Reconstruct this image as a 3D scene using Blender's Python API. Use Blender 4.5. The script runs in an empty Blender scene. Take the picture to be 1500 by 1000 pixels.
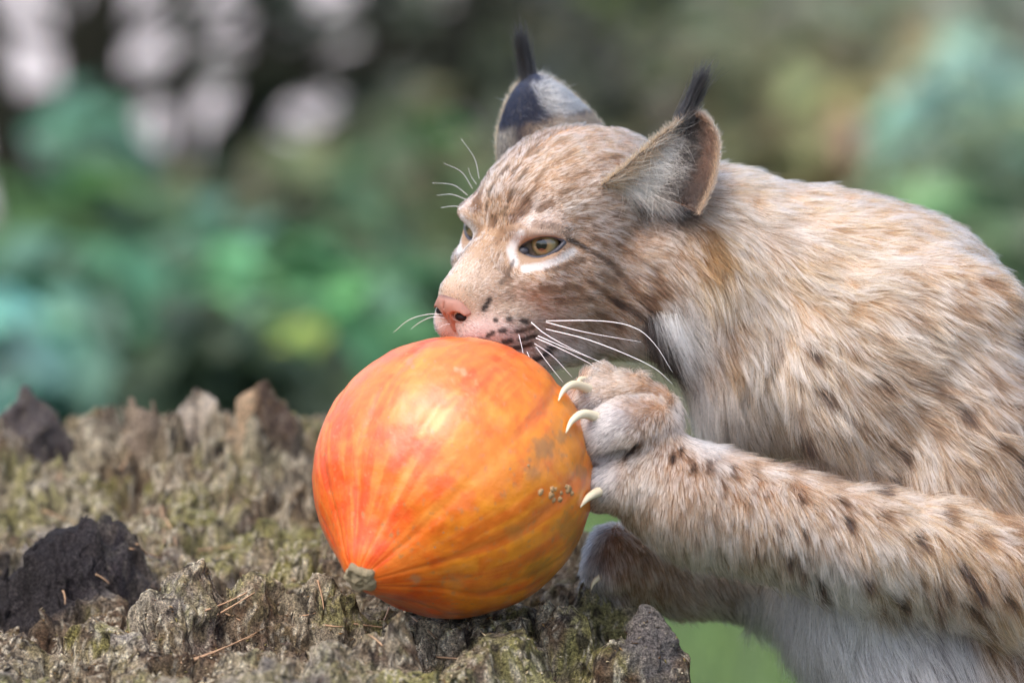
import bpy, math, random
import numpy as np
import mathutils.kdtree
import mathutils
from mathutils import Vector, Matrix

rng = np.random.default_rng(7)
random.seed(7)
scene = bpy.context.scene
C = scene.collection

# ------------------------------------------------------------------ camera
S = 0.0005                       # metres per photo pixel on the plane of focus
PITCH = math.radians(10.0)
DIST = 6.25
FOCUS = np.array([0.0, 0.0, 0.69])
VX = np.array([1.0, 0.0, 0.0])
VY = np.array([0.0, math.cos(PITCH), -math.sin(PITCH)])   # away from the camera
VZ = np.array([0.0, math.sin(PITCH), math.cos(PITCH)])
CAM = FOCUS - VY * DIST
cd = bpy.data.cameras.new('camera')
cam = bpy.data.objects.new('camera', cd)
C.objects.link(cam)
cam.location = CAM
cam.rotation_euler = (math.pi / 2 - PITCH, 0, 0)
cd.sensor_width = 36
cd.lens = 300
cd.clip_start = 0.1
cd.clip_end = 500
cd.dof.use_dof = True
cd.dof.focus_distance = DIST + 0.0
cd.dof.aperture_fstop = 3.2
scene.camera = cam

# ------------------------------------------------------------------ light
SUN_EL, SUN_AZ = math.radians(62), math.radians(-140)   # azimuth measured from +y towards +x
world = bpy.data.worlds.new('World')
scene.world = world
world.use_nodes = True
wn = world.node_tree
bg = wn.nodes['Background']
sky = wn.nodes.new('ShaderNodeTexSky')
sky.sky_type = 'NISHITA'
sky.sun_disc = False
sky.sun_elevation = SUN_EL
sky.sun_rotation = SUN_AZ
sky.dust_density = 4.0
sky.air_density = 1.0
wn.links.new(sky.outputs[0], bg.inputs[0])
bg.inputs[1].default_value = 0.15
sd = bpy.data.lights.new('sun', 'SUN')
sd.energy = 0.95
sd.angle = math.radians(60)
sd.color = (1.0, 0.95, 0.88)
sun = bpy.data.objects.new('sun', sd)
C.objects.link(sun)
sdir = Vector((math.sin(SUN_AZ) * math.cos(SUN_EL), math.cos(SUN_AZ) * math.cos(SUN_EL), math.sin(SUN_EL)))
sun.rotation_euler = (-sdir).to_track_quat('-Z', 'Y').to_euler()
vs = scene.view_settings
vs.view_transform = 'Standard'
vs.look = 'None'
vs.gamma = 1
vs.exposure = 1.12
vs.use_curve_mapping = False
scene.cycles.use_denoising = True
scene.cycles.max_bounces = 8
scene.cycles.transparent_max_bounces = 8
scene.cycles.caustics_reflective = False
scene.cycles.caustics_refractive = False
scene.cycles_curves.shape = 'RIBBONS'


# ------------------------------------------------------------------ helpers
def lin(c):
    """sRGB 0..255 -> linear"""
    c = np.asarray(c, float) / 255.0
    return np.where(c <= 0.04045, c / 12.92, ((c + 0.055) / 1.055) ** 2.4)


def W(p):
    """sculpt frame in pixels (x right, y away, z up, origin at the picture centre) -> world metres"""
    p = np.asarray(p, float) * S
    return FOCUS + p[..., 0:1] * VX + p[..., 1:2] * VY + p[..., 2:3] * VZ


def Wd(v):
    v = np.asarray(v, float)
    return v[..., 0:1] * VX + v[..., 1:2] * VY + v[..., 2:3] * VZ


def Q(px, py, d=0.0):
    """photo pixel at depth d (pixels) -> sculpt frame, perspective undone"""
    k = (DIST + d * S) / DIST
    return np.array([(px - 750.0) * k, d, (500.0 - py) * k])


def ground_at(px, py, z=0.0):
    """where the line through a photo pixel meets the height z"""
    p = W(Q(px, py, 0.0))
    r = p - CAM
    t = (z - CAM[2]) / r[2]
    return CAM + r * t


def at_y(px, py, y):
    p = W(Q(px, py, 0.0))
    r = p - CAM
    return CAM + r * ((y - CAM[1]) / r[1])


def _hash(ix, iy, iz, seed):
    h = (ix.astype(np.uint32) * np.uint32(374761393) + iy.astype(np.uint32) * np.uint32(668265263)
         + iz.astype(np.uint32) * np.uint32(2147483647) + np.uint32((seed * 974634777) & 0xffffffff))
    h = (h ^ (h >> np.uint32(13))) * np.uint32(1274126177)
    h = (h ^ (h >> np.uint32(16))) * np.uint32(2246822519)
    h = h ^ (h >> np.uint32(15))
    return h.astype(np.float64) / 4294967295.0


def vnoise(p, seed=0):
    """value noise, 0..1"""
    p = np.asarray(p, float)
    i = np.floor(p).astype(np.int64)
    f = p - i
    f = f * f * f * (f * (f * 6 - 15) + 10)
    x, y, z = i[..., 0], i[..., 1], i[..., 2]
    r = 0.0
    for dx in (0, 1):
        wx = f[..., 0] if dx else 1 - f[..., 0]
        for dy in (0, 1):
            wy = f[..., 1] if dy else 1 - f[..., 1]
            for dz in (0, 1):
                wz = f[..., 2] if dz else 1 - f[..., 2]
                r = r + wx * wy * wz * _hash(x + dx, y + dy, z + dz, seed)
    return r


def fbm(p, octaves=4, seed=0, gain=0.5, lac=2.03, ridged=False):
    p = np.asarray(p, float)
    a, s, t = 1.0, 0.0, 0.0
    for o in range(octaves):
        n = vnoise(p, seed + o * 17)
        if ridged:
            n = 1 - np.abs(2 * n - 1)
        s = s + a * n
        t += a
        a *= gain
        p = p * lac + 11.3
    return s / t


def smooth(a, b, x):
    t = np.clip((x - a) / (b - a), 0, 1)
    return t * t * (3 - 2 * t)


def blend(col, c, w):
    return col * (1 - w[:, None]) + lin(c) * w[:, None]


def mesh_obj(name, verts, faces, mat=None, parent=None, shade=True, cols=None, col_name='Col'):
    me = bpy.data.meshes.new(name)
    verts = np.ascontiguousarray(verts, dtype=np.float32)
    if isinstance(faces, np.ndarray):
        n, k = faces.shape
        me.vertices.add(len(verts))
        me.vertices.foreach_set('co', verts.ravel())
        me.loops.add(n * k)
        me.loops.foreach_set('vertex_index', faces.astype(np.int32).ravel())
        me.polygons.add(n)
        me.polygons.foreach_set('loop_start', np.arange(0, n * k, k, dtype=np.int32))
        me.update(calc_edges=True)
    else:
        me.from_pydata([tuple(v) for v in verts], [], faces)
        me.update()
    me.validate()
    if shade:
        me.polygons.foreach_set('use_smooth', np.ones(len(me.polygons), dtype=bool))
    if cols is not None:
        a = me.attributes.new(col_name, 'FLOAT_COLOR', 'POINT')
        cc = np.ones((len(verts), 4), np.float32)
        cc[:, :3] = cols
        a.data.foreach_set('color', cc.ravel())
    o = bpy.data.objects.new(name, me)
    C.objects.link(o)
    if mat:
        me.materials.append(mat)
    if parent:
        o.parent = parent
    return o


def empty(name, loc=(0, 0, 0)):
    o = bpy.data.objects.new(name, None)
    o.location = loc
    C.objects.link(o)
    return o


def tag(o, label=None, category=None, group=None, kind=None):
    for k, v in (('label', label), ('category', category), ('group', group), ('kind', kind)):
        if v:
            o[k] = v
    return o


def child_of(o, parent):
    """parent o keeping its world place (parent is only translated)"""
    o.parent = parent
    o.matrix_parent_inverse = Matrix.Translation(-Vector(parent.location))
    return o


class Mat:
    """small node-tree builder"""
    def __init__(self, name, rough=0.7, spec=0.3):
        self.m = bpy.data.materials.new(name)
        self.m.use_nodes = True
        self.t = self.m.node_tree
        self.b = self.t.nodes['Principled BSDF']
        self.b.inputs['Roughness'].default_value = rough
        self.b.inputs['Specular IOR Level'].default_value = spec

    def n(self, kind, **kw):
        nd = self.t.nodes.new(kind)
        for k, v in kw.items():
            if k in nd.inputs:
                nd.inputs[k].default_value = v
            else:
                setattr(nd, k, v)
        return nd

    def link(self, a, b):
        self.t.links.new(a, b)

    def noise(self, scale, detail=4, rough=0.55, vec=None, dist=0.0):
        nd = self.n('ShaderNodeTexNoise', Scale=scale, Detail=detail, Roughness=rough, Distortion=dist)
        if vec is not None:
            self.link(vec, nd.inputs['Vector'])
        return nd

    def ramp(self, fac, stops):
        r = self.n('ShaderNodeValToRGB')
        e = r.color_ramp.elements
        while len(e) > len(stops):
            e.remove(e[-1])
        while len(e) < len(stops):
            e.new(0.5)
        for el, (p, c) in zip(e, stops):
            el.position = p
            el.color = (*c, 1) if len(c) == 3 else c
        self.link(fac, r.inputs[0])
        return r.outputs[0]

    def mix(self, fac, a, b, mode='MIX'):
        m = self.n('ShaderNodeMix', data_type='RGBA', blend_type=mode)
        for sock, v in ((0, fac), (6, a), (7, b)):
            if hasattr(v, 'is_output'):
                self.link(v, m.inputs[sock])
            elif sock == 0:
                m.inputs[0].default_value = v
            else:
                m.inputs[sock].default_value = (*v, 1)
        return m.outputs[2]

    def attr(self, name):
        return self.n('ShaderNodeAttribute', attribute_name=name).outputs['Color']

    def bump(self, height, strength=0.3, dist=0.01):
        b = self.n('ShaderNodeBump', Strength=strength, Distance=dist)
        self.link(height, b.inputs['Height'])
        self.link(b.outputs[0], self.b.inputs['Normal'])

    def color(self, sock):
        if hasattr(sock, 'is_output'):
            self.link(sock, self.b.inputs['Base Color'])
        else:
            self.b.inputs['Base Color'].default_value = (*sock, 1)
        return self


def tube(path, radii, n=8):
    """tapered tube along a polyline (world metres); returns verts, faces (quads)"""
    path = np.asarray(path, float)
    m = len(path)
    radii = np.broadcast_to(np.asarray(radii, float), (m,))
    tan = np.gradient(path, axis=0)
    tan /= np.linalg.norm(tan, axis=1)[:, None] + 1e-12
    ref = np.array([0.31, 0.52, 0.79])
    a = np.cross(tan, ref)
    a /= np.linalg.norm(a, axis=1)[:, None] + 1e-12
    b = np.cross(tan, a)
    th = np.linspace(0, 2 * np.pi, n, endpoint=False)
    v = path[:, None] + radii[:, None, None] * (np.cos(th)[None, :, None] * a[:, None] + np.sin(th)[None, :, None] * b[:, None])
    v = v.reshape(-1, 3)
    f = []
    for i in range(m - 1):
        for j in range(n):
            f.append((i * n + j, i * n + (j + 1) % n, (i + 1) * n + (j + 1) % n, (i + 1) * n + j))
    v = np.vstack([v, path[:1], path[-1:]])
    for j in range(n):
        f.append((m * n, (j + 1) % n, j, j))
        f.append((m * n + 1, (m - 1) * n + j, (m - 1) * n + (j + 1) % n, (m - 1) * n + (j + 1) % n))
    f = [q if q[2] != q[3] else q[:3] for q in f]
    return v, f


def smooth_path(pts, n):
    """Catmull-Rom through pts"""
    pts = np.asarray(pts, float)
    p = np.vstack([2 * pts[0] - pts[1], pts, 2 * pts[-1] - pts[-2]])
    u = np.linspace(0, len(pts) - 1, n)
    i = np.minimum(u.astype(int), len(pts) - 2)
    t = (u - i)[:, None]
    a, b, c, d = p[i], p[i + 1], p[i + 2], p[i + 3]
    return 0.5 * (2 * b + (c - a) * t + (2 * a - 5 * b + 4 * c - d) * t ** 2 + (3 * b - a - 3 * c + d) * t ** 3)


# signed distance sculpting -------------------------------------------------
class Sculpt:
    def __init__(self, xs, ys, zs):
        self.xs, self.ys, self.zs = [np.asarray(a, np.float32) for a in (xs, ys, zs)]
        self.d = np.full((len(xs), len(ys), len(zs)), 500.0, np.float32)

    def _box(self, lo, hi):
        r = []
        for a, l, h in zip((self.xs, self.ys, self.zs), lo, hi):
            i0, i1 = np.searchsorted(a, l), np.searchsorted(a, h)
            r.append(slice(max(i0 - 1, 0), min(i1 + 1, len(a))))
        return tuple(r)

    def _pts(self, b):
        return np.stack(np.meshgrid(self.xs[b[0]], self.ys[b[1]], self.zs[b[2]], indexing='ij'), -1)

    def _merge(self, b, e, k, sub):
        a = self.d[b]
        if sub:
            e = -e
            h = np.clip(0.5 - 0.5 * (a - e) / k, 0, 1)
            self.d[b] = a * (1 - h) + e * h + k * h * (1 - h)
        else:
            h = np.clip(0.5 + 0.5 * (a - e) / k, 0, 1)
            self.d[b] = a * (1 - h) + e * h - k * h * (1 - h)

    def ellipsoid(self, c, r, basis=None, k=10.0, sub=False):
        c = np.asarray(c, float)
        r = np.broadcast_to(np.asarray(r, float), (3,))
        B = np.eye(3) if basis is None else np.asarray(basis, float)      # columns = axes
        ext = np.sqrt(((B * r[None, :]) ** 2).sum(1)) + 2 * k + 14
        b = self._box(c - ext, c + ext)
        p = (self._pts(b) - c.astype(np.float32)) @ B.astype(np.float32)
        r = r.astype(np.float32)
        k0 = np.sqrt(((p / r) ** 2).sum(-1))
        k1 = np.sqrt(((p / (r * r)) ** 2).sum(-1)) + 1e-9
        self._merge(b, (k0 * (k0 - 1) / k1), k, sub)

    def cone(self, a, ra, c, rc, k=10.0, sub=False):
        """capsule with two radii"""
        a, c = np.asarray(a, np.float32), np.asarray(c, np.float32)
        ext = max(ra, rc) + 2 * k + 14
        b = self._box(np.minimum(a, c) - ext, np.maximum(a, c) + ext)
        p = self._pts(b)
        ab = c - a
        t = np.clip(((p - a) @ ab) / (ab @ ab), 0, 1)
        e = np.sqrt(((p - a - t[..., None] * ab) ** 2).sum(-1)) - (ra + (rc - ra) * t)
        self._merge(b, e, k, sub)

    def custom(self, lo, hi, fn, k, sub=False):
        b = self._box(lo, hi)
        self._merge(b, fn(self._pts(b)).astype(np.float32), k, sub)

    def mesh(self):
        d = self.d
        xs, ys, zs = self.xs, self.ys, self.zs
        s = d < 0
        cnt = np.zeros(tuple(n - 1 for n in d.shape), np.int8)
        for i in (0, 1):
            for j in (0, 1):
                for k in (0, 1):
                    cnt += s[i:s.shape[0] - 1 + i, j:s.shape[1] - 1 + j, k:s.shape[2] - 1 + k]
        act = (cnt > 0) & (cnt < 8)
        idx = np.argwhere(act)
        num = np.full(act.shape, -1, np.int64)
        num[act] = np.arange(len(idx))
        acc = np.zeros((len(idx), 3))
        w = np.zeros(len(idx))
        I, J, K = idx.T
        corner = [(i, j, k) for i in (0, 1) for j in (0, 1) for k in (0, 1)]
        for a in corner:
            for ax in range(3):
                if a[ax]:
                    continue
                b = list(a)
                b[ax] = 1
                va = d[I + a[0], J + a[1], K + a[2]]
                vb = d[I + b[0], J + b[1], K + b[2]]
                m = (va < 0) != (vb < 0)
                t = np.where(m, va / np.where(va == vb, 1, va - vb), 0)
                pa = np.stack([xs[I + a[0]], ys[J + a[1]], zs[K + a[2]]], 1)
                pb = np.stack([xs[I + b[0]], ys[J + b[1]], zs[K + b[2]]], 1)
                p = pa + (pb - pa) * t[:, None]
                acc += p * m[:, None]
                w += m
        verts = acc / w[:, None]
        faces = []
        n = d.shape
        for ax in range(3):
            sl0 = [slice(None)] * 3
            sl1 = [slice(None)] * 3
            sl0[ax] = slice(0, n[ax] - 1)
            sl1[ax] = slice(1, n[ax])
            ch = s[tuple(sl0)] != s[tuple(sl1)]
            e = np.argwhere(ch)
            o1, o2 = (ax + 1) % 3, (ax + 2) % 3
            ok = (e[:, o1] > 0) & (e[:, o2] > 0) & (e[:, o1] < n[o1] - 1) & (e[:, o2] < n[o2] - 1)
            e = e[ok]
            q = []
            for da, db in ((-1, -1), (0, -1), (0, 0), (-1, 0)):
                c = e.copy()
                c[:, o1] += da
                c[:, o2] += db
                q.append(num[c[:, 0], c[:, 1], c[:, 2]])
            q = np.stack(q, 1)
            inside = s[e[:, 0], e[:, 1], e[:, 2]]
            q[~inside] = q[~inside][:, ::-1]
            faces.append(q)
        return verts, np.vstack(faces)


def relax(v, f, it=2, lam=0.5):
    """laplacian smoothing of a quad mesh"""
    e = np.vstack([f[:, [0, 1]], f[:, [1, 2]], f[:, [2, 3]], f[:, [3, 0]]])
    for _ in range(it):
        acc = np.zeros_like(v)
        c = np.zeros(len(v))
        np.add.at(acc, e[:, 0], v[e[:, 1]])
        np.add.at(acc, e[:, 1], v[e[:, 0]])
        np.add.at(c, e[:, 0], 1)
        np.add.at(c, e[:, 1], 1)
        v = v + lam * (acc / np.maximum(c, 1)[:, None] - v)
    return v


def normals(v, f):
    n = np.cross(v[f[:, 2]] - v[f[:, 0]], v[f[:, 3]] - v[f[:, 1]])
    vn = np.zeros_like(v)
    for i in range(4):
        np.add.at(vn, f[:, i], n)
    return vn / (np.linalg.norm(vn, axis=1)[:, None] + 1e-12)


# ------------------------------------------------------------------ setting
def sheet(name, x0, x1, y0, y1, z, mat, n=1, edge=0.0, seed=0):
    """ground sheet with a wandering outline"""
    m = 60
    P = []
    for (ax, ay, bx, by) in ((x0, y0, x1, y0), (x1, y0, x1, y1), (x1, y1, x0, y1), (x0, y1, x0, y0)):
        for i in range(m):
            t = i / m
            P.append((ax + (bx - ax) * t, ay + (by - ay) * t, z))
    P = np.array(P)
    if edge:
        P[:, 0] += edge * (fbm(P * 1.3 + 7, 3, seed) - 0.5) * 2
        P[:, 1] += edge * (fbm(P * 1.3 + 31, 3, seed + 5) - 0.5) * 2
    return mesh_obj(name, P, [tuple(range(len(P)))], mat, None, False)


mg = Mat('woodland_floor', 0.95, 0.1)
tg = mg.n('ShaderNodeTexCoord').outputs['Object']
n1 = mg.noise(1.6, 5, 0.6, tg)
n2 = mg.noise(14, 5, 0.65, tg)
c1 = mg.ramp(n2.outputs[0], [(0.3, (.05, .046, .032)), (0.5, (.10, .094, .064)), (0.7, (.19, .165, .125))])
c2 = mg.ramp(n2.outputs[0], [(0.3, (.05, .064, .034)), (0.7, (.125, .155, .085))])
mg.color(mg.mix(mg.ramp(n1.outputs[0], [(0.42, (0, 0, 0)), (0.58, (1, 1, 1))]), c1, c2))
mg.bump(n2.outputs[0], 0.6, 0.03)
tag(sheet('ground', -120, 120, -60, 240, 0.0, mg.m), kind='structure')

ml = Mat('lawn_soil', 0.95, 0.1)
tl = ml.n('ShaderNodeTexCoord').outputs['Object']
nl = ml.noise(3.2, 6, 0.7, tl)
ml.color(ml.ramp(nl.outputs[0], [(0.3, (.045, .070, .028)), (0.55, (.075, .115, .050)), (0.75, (.11, .15, .075))]))
tag(sheet('lawn', -0.6, 2.6, 0.2, 3.3, 0.004, ml.m, edge=0.25), kind='structure')

mp = Mat('pale_gravel', 0.9, 0.2)
tp = mp.n('ShaderNodeTexCoord').outputs['Object']
np_ = mp.noise(60, 5, 0.7, tp)
np2 = mp.noise(2.2, 3, 0.6, tp)
mp.color(mp.mix(np2.outputs[0], mp.ramp(np_.outputs[0], [(0.3, (.42, .38, .365)), (0.7, (.62, .575, .56))]), (.54, .50, .49)))
mp.bump(np_.outputs[0], 0.5, 0.02)
tag(sheet('path', -9, 0.15, 4.7, 9.0, 0.006, mp.m, edge=0.5, seed=3), kind='structure')


def leaf_cloud(centers, normals_, sizes, col):
    """one folded leaf blade (4 triangles) per centre"""
    n = len(centers)
    r = rng.normal(0, 1, (n, 3))
    a = np.cross(normals_, r)
    a /= np.linalg.norm(a, axis=1)[:, None]
    b = np.cross(normals_, a)
    s = sizes[:, None]
    base = centers - a * s * 0.5
    tip = centers + a * s * 0.5 - normals_ * s * 0.12
    mid = centers - normals_ * s * 0.10
    l = centers + b * s * 0.30 + normals_ * s * 0.05
    r2 = centers - b * s * 0.30 + normals_ * s * 0.05
    V = np.stack([base, l, tip, r2, mid], 1).reshape(-1, 3)
    i = np.arange(n)[:, None] * 5
    F = np.vstack([i + np.array([[0, 4, 1]]), i + np.array([[4, 2, 1]]), i + np.array([[0, 3, 4]]), i + np.array([[4, 3, 2]])])
    return V, F, np.repeat(col, 5, axis=0)


M_LEAF = Mat('leaf', 0.5, 0.4)
M_LEAF.color(M_LEAF.attr('Col'))
M_LEAF.b.inputs['Subsurface Weight'].default_value = 0.0
tr = M_LEAF.n('ShaderNodeBsdfTranslucent')
M_LEAF.link(M_LEAF.attr('Col'), tr.inputs[0])
mx = M_LEAF.n('ShaderNodeMixShader')
mx.inputs[0].default_value = 0.3
M_LEAF.link(M_LEAF.b.outputs[0], mx.inputs[1])
M_LEAF.link(tr.outputs[0], mx.inputs[2])
M_LEAF.link(mx.outputs[0], M_LEAF.t.nodes['Material Output'].inputs[0])
M_BARK = Mat('dark_bark', 0.9, 0.15)
nb = M_BARK.noise(30, 5, 0.65)
M_BARK.color(M_BARK.ramp(nb.outputs[0], [(0.3, (.012, .011, .008)), (0.6, (.035, .034, .022)), (0.8, (.055, .065, .035))]))
M_BARK.bump(nb.outputs[0], 0.6, 0.01)


def shrub(name, px, py, y, rad, n, col, leaf, label, squash=0.8, cat='shrub', group='shrubs beyond the stump'):
    c = at_y(px, py, y)
    root = empty(name, (c[0], c[1], 0))
    tag(root, label, cat, group)
    d = rng.normal(0, 1, (n, 3))
    d /= np.linalg.norm(d, axis=1)[:, None]
    r = rad * rng.random(n) ** 0.45
    lump = 0.75 + 0.5 * vnoise(d * 2.2 + px, 3)
    P = c + d * (r * lump)[:, None] * np.array([1, 0.8, squash])
    P[:, 2] = np.maximum(P[:, 2], 0.03)
    nn = d * 0.5 + np.array([0, -0.25, 0.8]) + rng.normal(0, 0.35, (n, 3))
    nn /= np.linalg.norm(nn, axis=1)[:, None]
    cc = lin(col) * rng.uniform(0.55, 1.35, n)[:, None] * (1 + rng.normal(0, 0.10, (n, 3)))
    V, F, cols = leaf_cloud(P, nn, leaf * rng.uniform(0.6, 1.3, n), np.clip(cc, 0.003, 0.6))
    fo = mesh_obj('foliage', V, F, M_LEAF.m, None, False, cols)
    child_of(fo, root)
    for k in range(4):
        e = c + np.array([rng.uniform(-.6, .6), rng.uniform(-.4, .4), rng.uniform(-.2, .6)]) * rad
        s0 = np.array([c[0] + rng.uniform(-.05, .05), c[1] + rng.uniform(-.04, .04), -0.02])
        p = smooth_path([s0, (s0 + e) / 2 + rng.normal(0, 0.02, 3), e], 8)
        tv, tf = tube(p, np.linspace(0.007, 0.002, 8), 5)
        child_of(mesh_obj('stem', tv, tf, M_BARK.m), root)
    return root


TEAL, GREEN, OLIVE, DARK, PALE, LIME = (78, 122, 96), (84, 124, 70), (92, 104, 66), (52, 66, 44), (138, 150, 122), (140, 160, 84)
SHRUBS = [
    (130, 525, 3.0, .17, 260, TEAL, .085, 'teal green leafy shrub low behind the left end of the stump'),
    (20, 545, 2.9, .12, 150, (120, 170, 150), .085, 'pale teal leafy plant behind the dark left peak of the stump'),
    (300, 505, 3.1, .17, 240, TEAL, .085, 'blue green shrub behind the middle of the stump rim'),
    (445, 500, 3.0, .16, 240, (104, 156, 110), .085, 'brighter green shrub just behind the pumpkin'),
    (395, 545, 2.8, .07, 60, LIME, .07, 'small yellow green plant in front of the bright shrub'),
    (60, 440, 3.4, .17, 200, GREEN, .08, 'mid green shrub among the dark trunks'),
    (215, 420, 3.5, .16, 200, (70, 104, 76), .08, 'dull green shrub below the pale gaps between trunks'),
    (120, 220, 3.9, .075, 70, (112, 160, 134), .08, 'small teal leaf cluster on the dark leaning trunk'),
    (150, 295, 3.8, .08, 70, (86, 128, 98), .08, 'small green leaf cluster under the teal one'),
    (560, 470, 3.2, .2, 240, (70, 96, 66), .08, 'dark green shrub beside the lynx muzzle'),
    (400, 400, 3.8, .2, 240, (108, 118, 84), .08, 'olive shrub under the crossing branches'),
    (600, 215, 4.3, .07, 60, (92, 150, 80), .07, 'small bright green sprig near the lynx brow'),
    (640, 340, 4.1, .22, 260, (112, 116, 84), .08, 'brownish olive bush left of the lynx face'),
    (500, 330, 4.3, .2, 220, DARK, .08, 'very dark green bush under the mossy branch'),
    (720, 120, 4.8, .24, 260, (112, 118, 98), .08, 'grey olive bush behind the far ear'),
    (820, 60, 5.0, .2, 200, DARK, .08, 'dark bush between the two ear tufts'),
    (930, 70, 4.9, .2, 220, (160, 178, 106), .08, 'lime green bush between the ears'),
    (1080, 60, 5.0, .24, 240, (166, 164, 146), .08, 'greyish bush above the lynx nape'),
    (1100, 190, 4.4, .18, 190, (128, 130, 98), .08, 'dull olive bush low behind the lynx nape'),
    (1200, 110, 4.7, .24, 240, (150, 156, 128), .08, 'grey green bush above the lynx shoulders'),
    (1330, 60, 5.1, .26, 260, (170, 176, 152), .08, 'pale grey green bush high behind the lynx back'),
    (1300, 200, 4.3, .18, 190, (156, 152, 110), .08, 'yellowish olive bush touching the lynx back line'),
    (1430, 205, 4.1, .14, 150, (150, 190, 172), .085, 'pale teal bush behind the lynx back'),
    (1470, 90, 4.9, .24, 220, (170, 176, 160), .08, 'pale grey bush at the far end of the lynx back'),
    (1460, 320, 3.8, .17, 190, (122, 146, 108), .08, 'green bush low behind the lynx haunch'),
    (330, 590, 2.7, .14, 160, (56, 74, 52), .08, 'dark low shrub behind the pale bark spikes')]
for q_ in SHRUBS:
    shrub('shrub', *q_)


def sapling(pts, y, r0, r1, label, twigs=5, leaves=40, col=DARK):
    P = [at_y(a, b, y + dy) for a, b, dy in pts]
    g = P[-1].copy()
    g[2] = -0.05
    up_dir = (P[0] - P[1]) / max(P[0][2] - P[1][2], 0.02)
    up_dir[:2] = np.clip(up_dir[:2], -0.35, 0.35)
    top = P[0] + up_dir * (2.3 - P[0][2])
    P = [P[0] + up_dir * 0.7] + P
    path = smooth_path([top] + P + [g], 34)
    root = empty('sapling', (g[0], g[1], 0))
    tag(root, label, 'sapling', 'dark saplings beyond the stump')
    tv, tf = tube(path, np.concatenate([np.linspace(r1 * 0.4, r1, 12), np.linspace(r1, r0, 22)]), 8)
    child_of(mesh_obj('trunk', tv, tf, M_BARK.m), root)
    C_, N_, S_, K_ = [], [], [], []
    for k in range(twigs):
        b = path[rng.integers(8, 27)]
        e = b + np.array([rng.choice([-1, 1]) * rng.uniform(.10, .28), rng.uniform(-.1, .1), rng.uniform(.02, .18)])
        tv, tf = tube(smooth_path([b, (b + e) / 2 + rng.normal(0, .015, 3), e], 8), np.linspace(r1 * 0.5, r1 * 0.15, 8), 5)
        child_of(mesh_obj('branch', tv, tf, M_BARK.m), root)
        m = leaves // twigs
        C_.append(e + rng.normal(0, .045, (m, 3)))
    for k in range(9):
        b = path[rng.integers(0, 8)]
        e = b + np.array([rng.uniform(-.35, .35), rng.uniform(-.3, .3), rng.uniform(.0, .3)])
        tv, tf = tube(smooth_path([b, (b + e) / 2 + rng.normal(0, .02, 3), e], 8), np.linspace(r1 * 0.35, r1 * 0.1, 8), 5)
        child_of(mesh_obj('branch', tv, tf, M_BARK.m), root)
        C_.append(e + rng.normal(0, .11, (34, 3)))
    if C_:
        c = np.vstack(C_)
        n = len(c)
        nn = rng.normal(0, .4, (n, 3)) + np.array([0, -.3, .8])
        nn /= np.linalg.norm(nn, axis=1)[:, None]
        V, F, cols = leaf_cloud(c, nn, rng.uniform(.03, .07, n), np.clip(lin(col) * rng.uniform(.5, 1.3, n)[:, None], .003, .5))
        child_of(mesh_obj('foliage', V, F, M_LEAF.m, None, False, cols), root)
    return root


SAPS = [
    ([(155, -40, 0), (145, 120, 0), (120, 330, 0)], 4.2, .034, .030, 'thick dark trunk beside a tall pale gap', 5, 20),
    ([(405, -40, 0), (372, 130, 0), (285, 340, 0)], 4.3, .03, .026, 'dark leaning trunk bent at the crossing branch', 5, 20),
    ([(274, -40, 0), (270, 120, 0), (262, 300, 0)], 4.4, .021, .018, 'thin straight trunk between two pale gaps', 4, 12),
    ([(92, -40, 0), (98, 140, 0), (60, 330, 0)], 4.0, .016, .013, 'thin dark trunk next to the thick one', 4, 12),
    ([(-10, 120, 0), (20, 300, 0), (70, 420, 0)], 3.7, .03, .026, 'dark slanting trunk among green shrubs', 4, 40),
    ([(540, -40, 0), (545, 130, 0), (430, 400, 0)], 4.5, .022, .018, 'slim mossy trunk slanting behind the olive bush', 5, 40),
    ([(700, -40, 0), (665, 120, 0), (600, 300, 0)], 4.5, .022, .018, 'dark trunk rising left of the far ear', 5, 60),
    ([(860, -40, 0), (850, 60, 0), (840, 200, 0)], 5.0, .02, .017, 'dark trunk behind the gap between the ears', 4, 40),
    ([(1240, -40, 0), (1200, 120, 0), (1160, 260, 0)], 4.9, .018, .014, 'grey thin trunk above the lynx shoulders', 4, 50),
    ([(1430, -40, 0), (1400, 120, 0), (1380, 260, 0)], 5.2, .02, .016, 'slender trunk behind the pale teal bush', 4, 50)]
for q_ in SAPS:
    sapling(*q_)
# branches that cross between the trunks
def fallen(pts, y, r0, r1, label):
    path = smooth_path([at_y(a, b, y + dy) for a, b, dy in pts], 20)
    tv, tf = tube(path, np.linspace(r0, r1, 20), 7)
    root = empty('branch', tuple(path[0]))
    tag(root, label, 'branch', 'branches caught between the saplings')
    child_of(mesh_obj('wood', tv, tf, M_BARK.m), root)
    n = 30
    i = rng.integers(2, 20, n)
    c = path[i] + rng.normal(0, .035, (n, 3))
    nn = rng.normal(0, .4, (n, 3)) + np.array([0, -.3, .8])
    nn /= np.linalg.norm(nn, axis=1)[:, None]
    V, F, cols = leaf_cloud(c, nn, rng.uniform(.03, .07, n), np.clip(lin(DARK) * rng.uniform(.5, 1.3, n)[:, None], .003, .5))
    child_of(mesh_obj('foliage', V, F, M_LEAF.m, None, False, cols), root)


fallen([(-20, 170, 0), (150, 140, .03), (300, 105, 0), (450, 96, .02), (680, 80, 0)], 4.25, .026, .016, 'mossy branch lying across several dark trunks')
fallen([(120, 255, 0), (300, 262, .03), (450, 250, 0), (620, 262, 0)], 4.2, .014, .009, 'lower dark branch under the pale gaps')
fallen([(430, 120, 0), (400, 60, 0), (360, -30, 0)], 4.28, .018, .012, 'short dark branch forking up from the mossy one')

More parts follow.
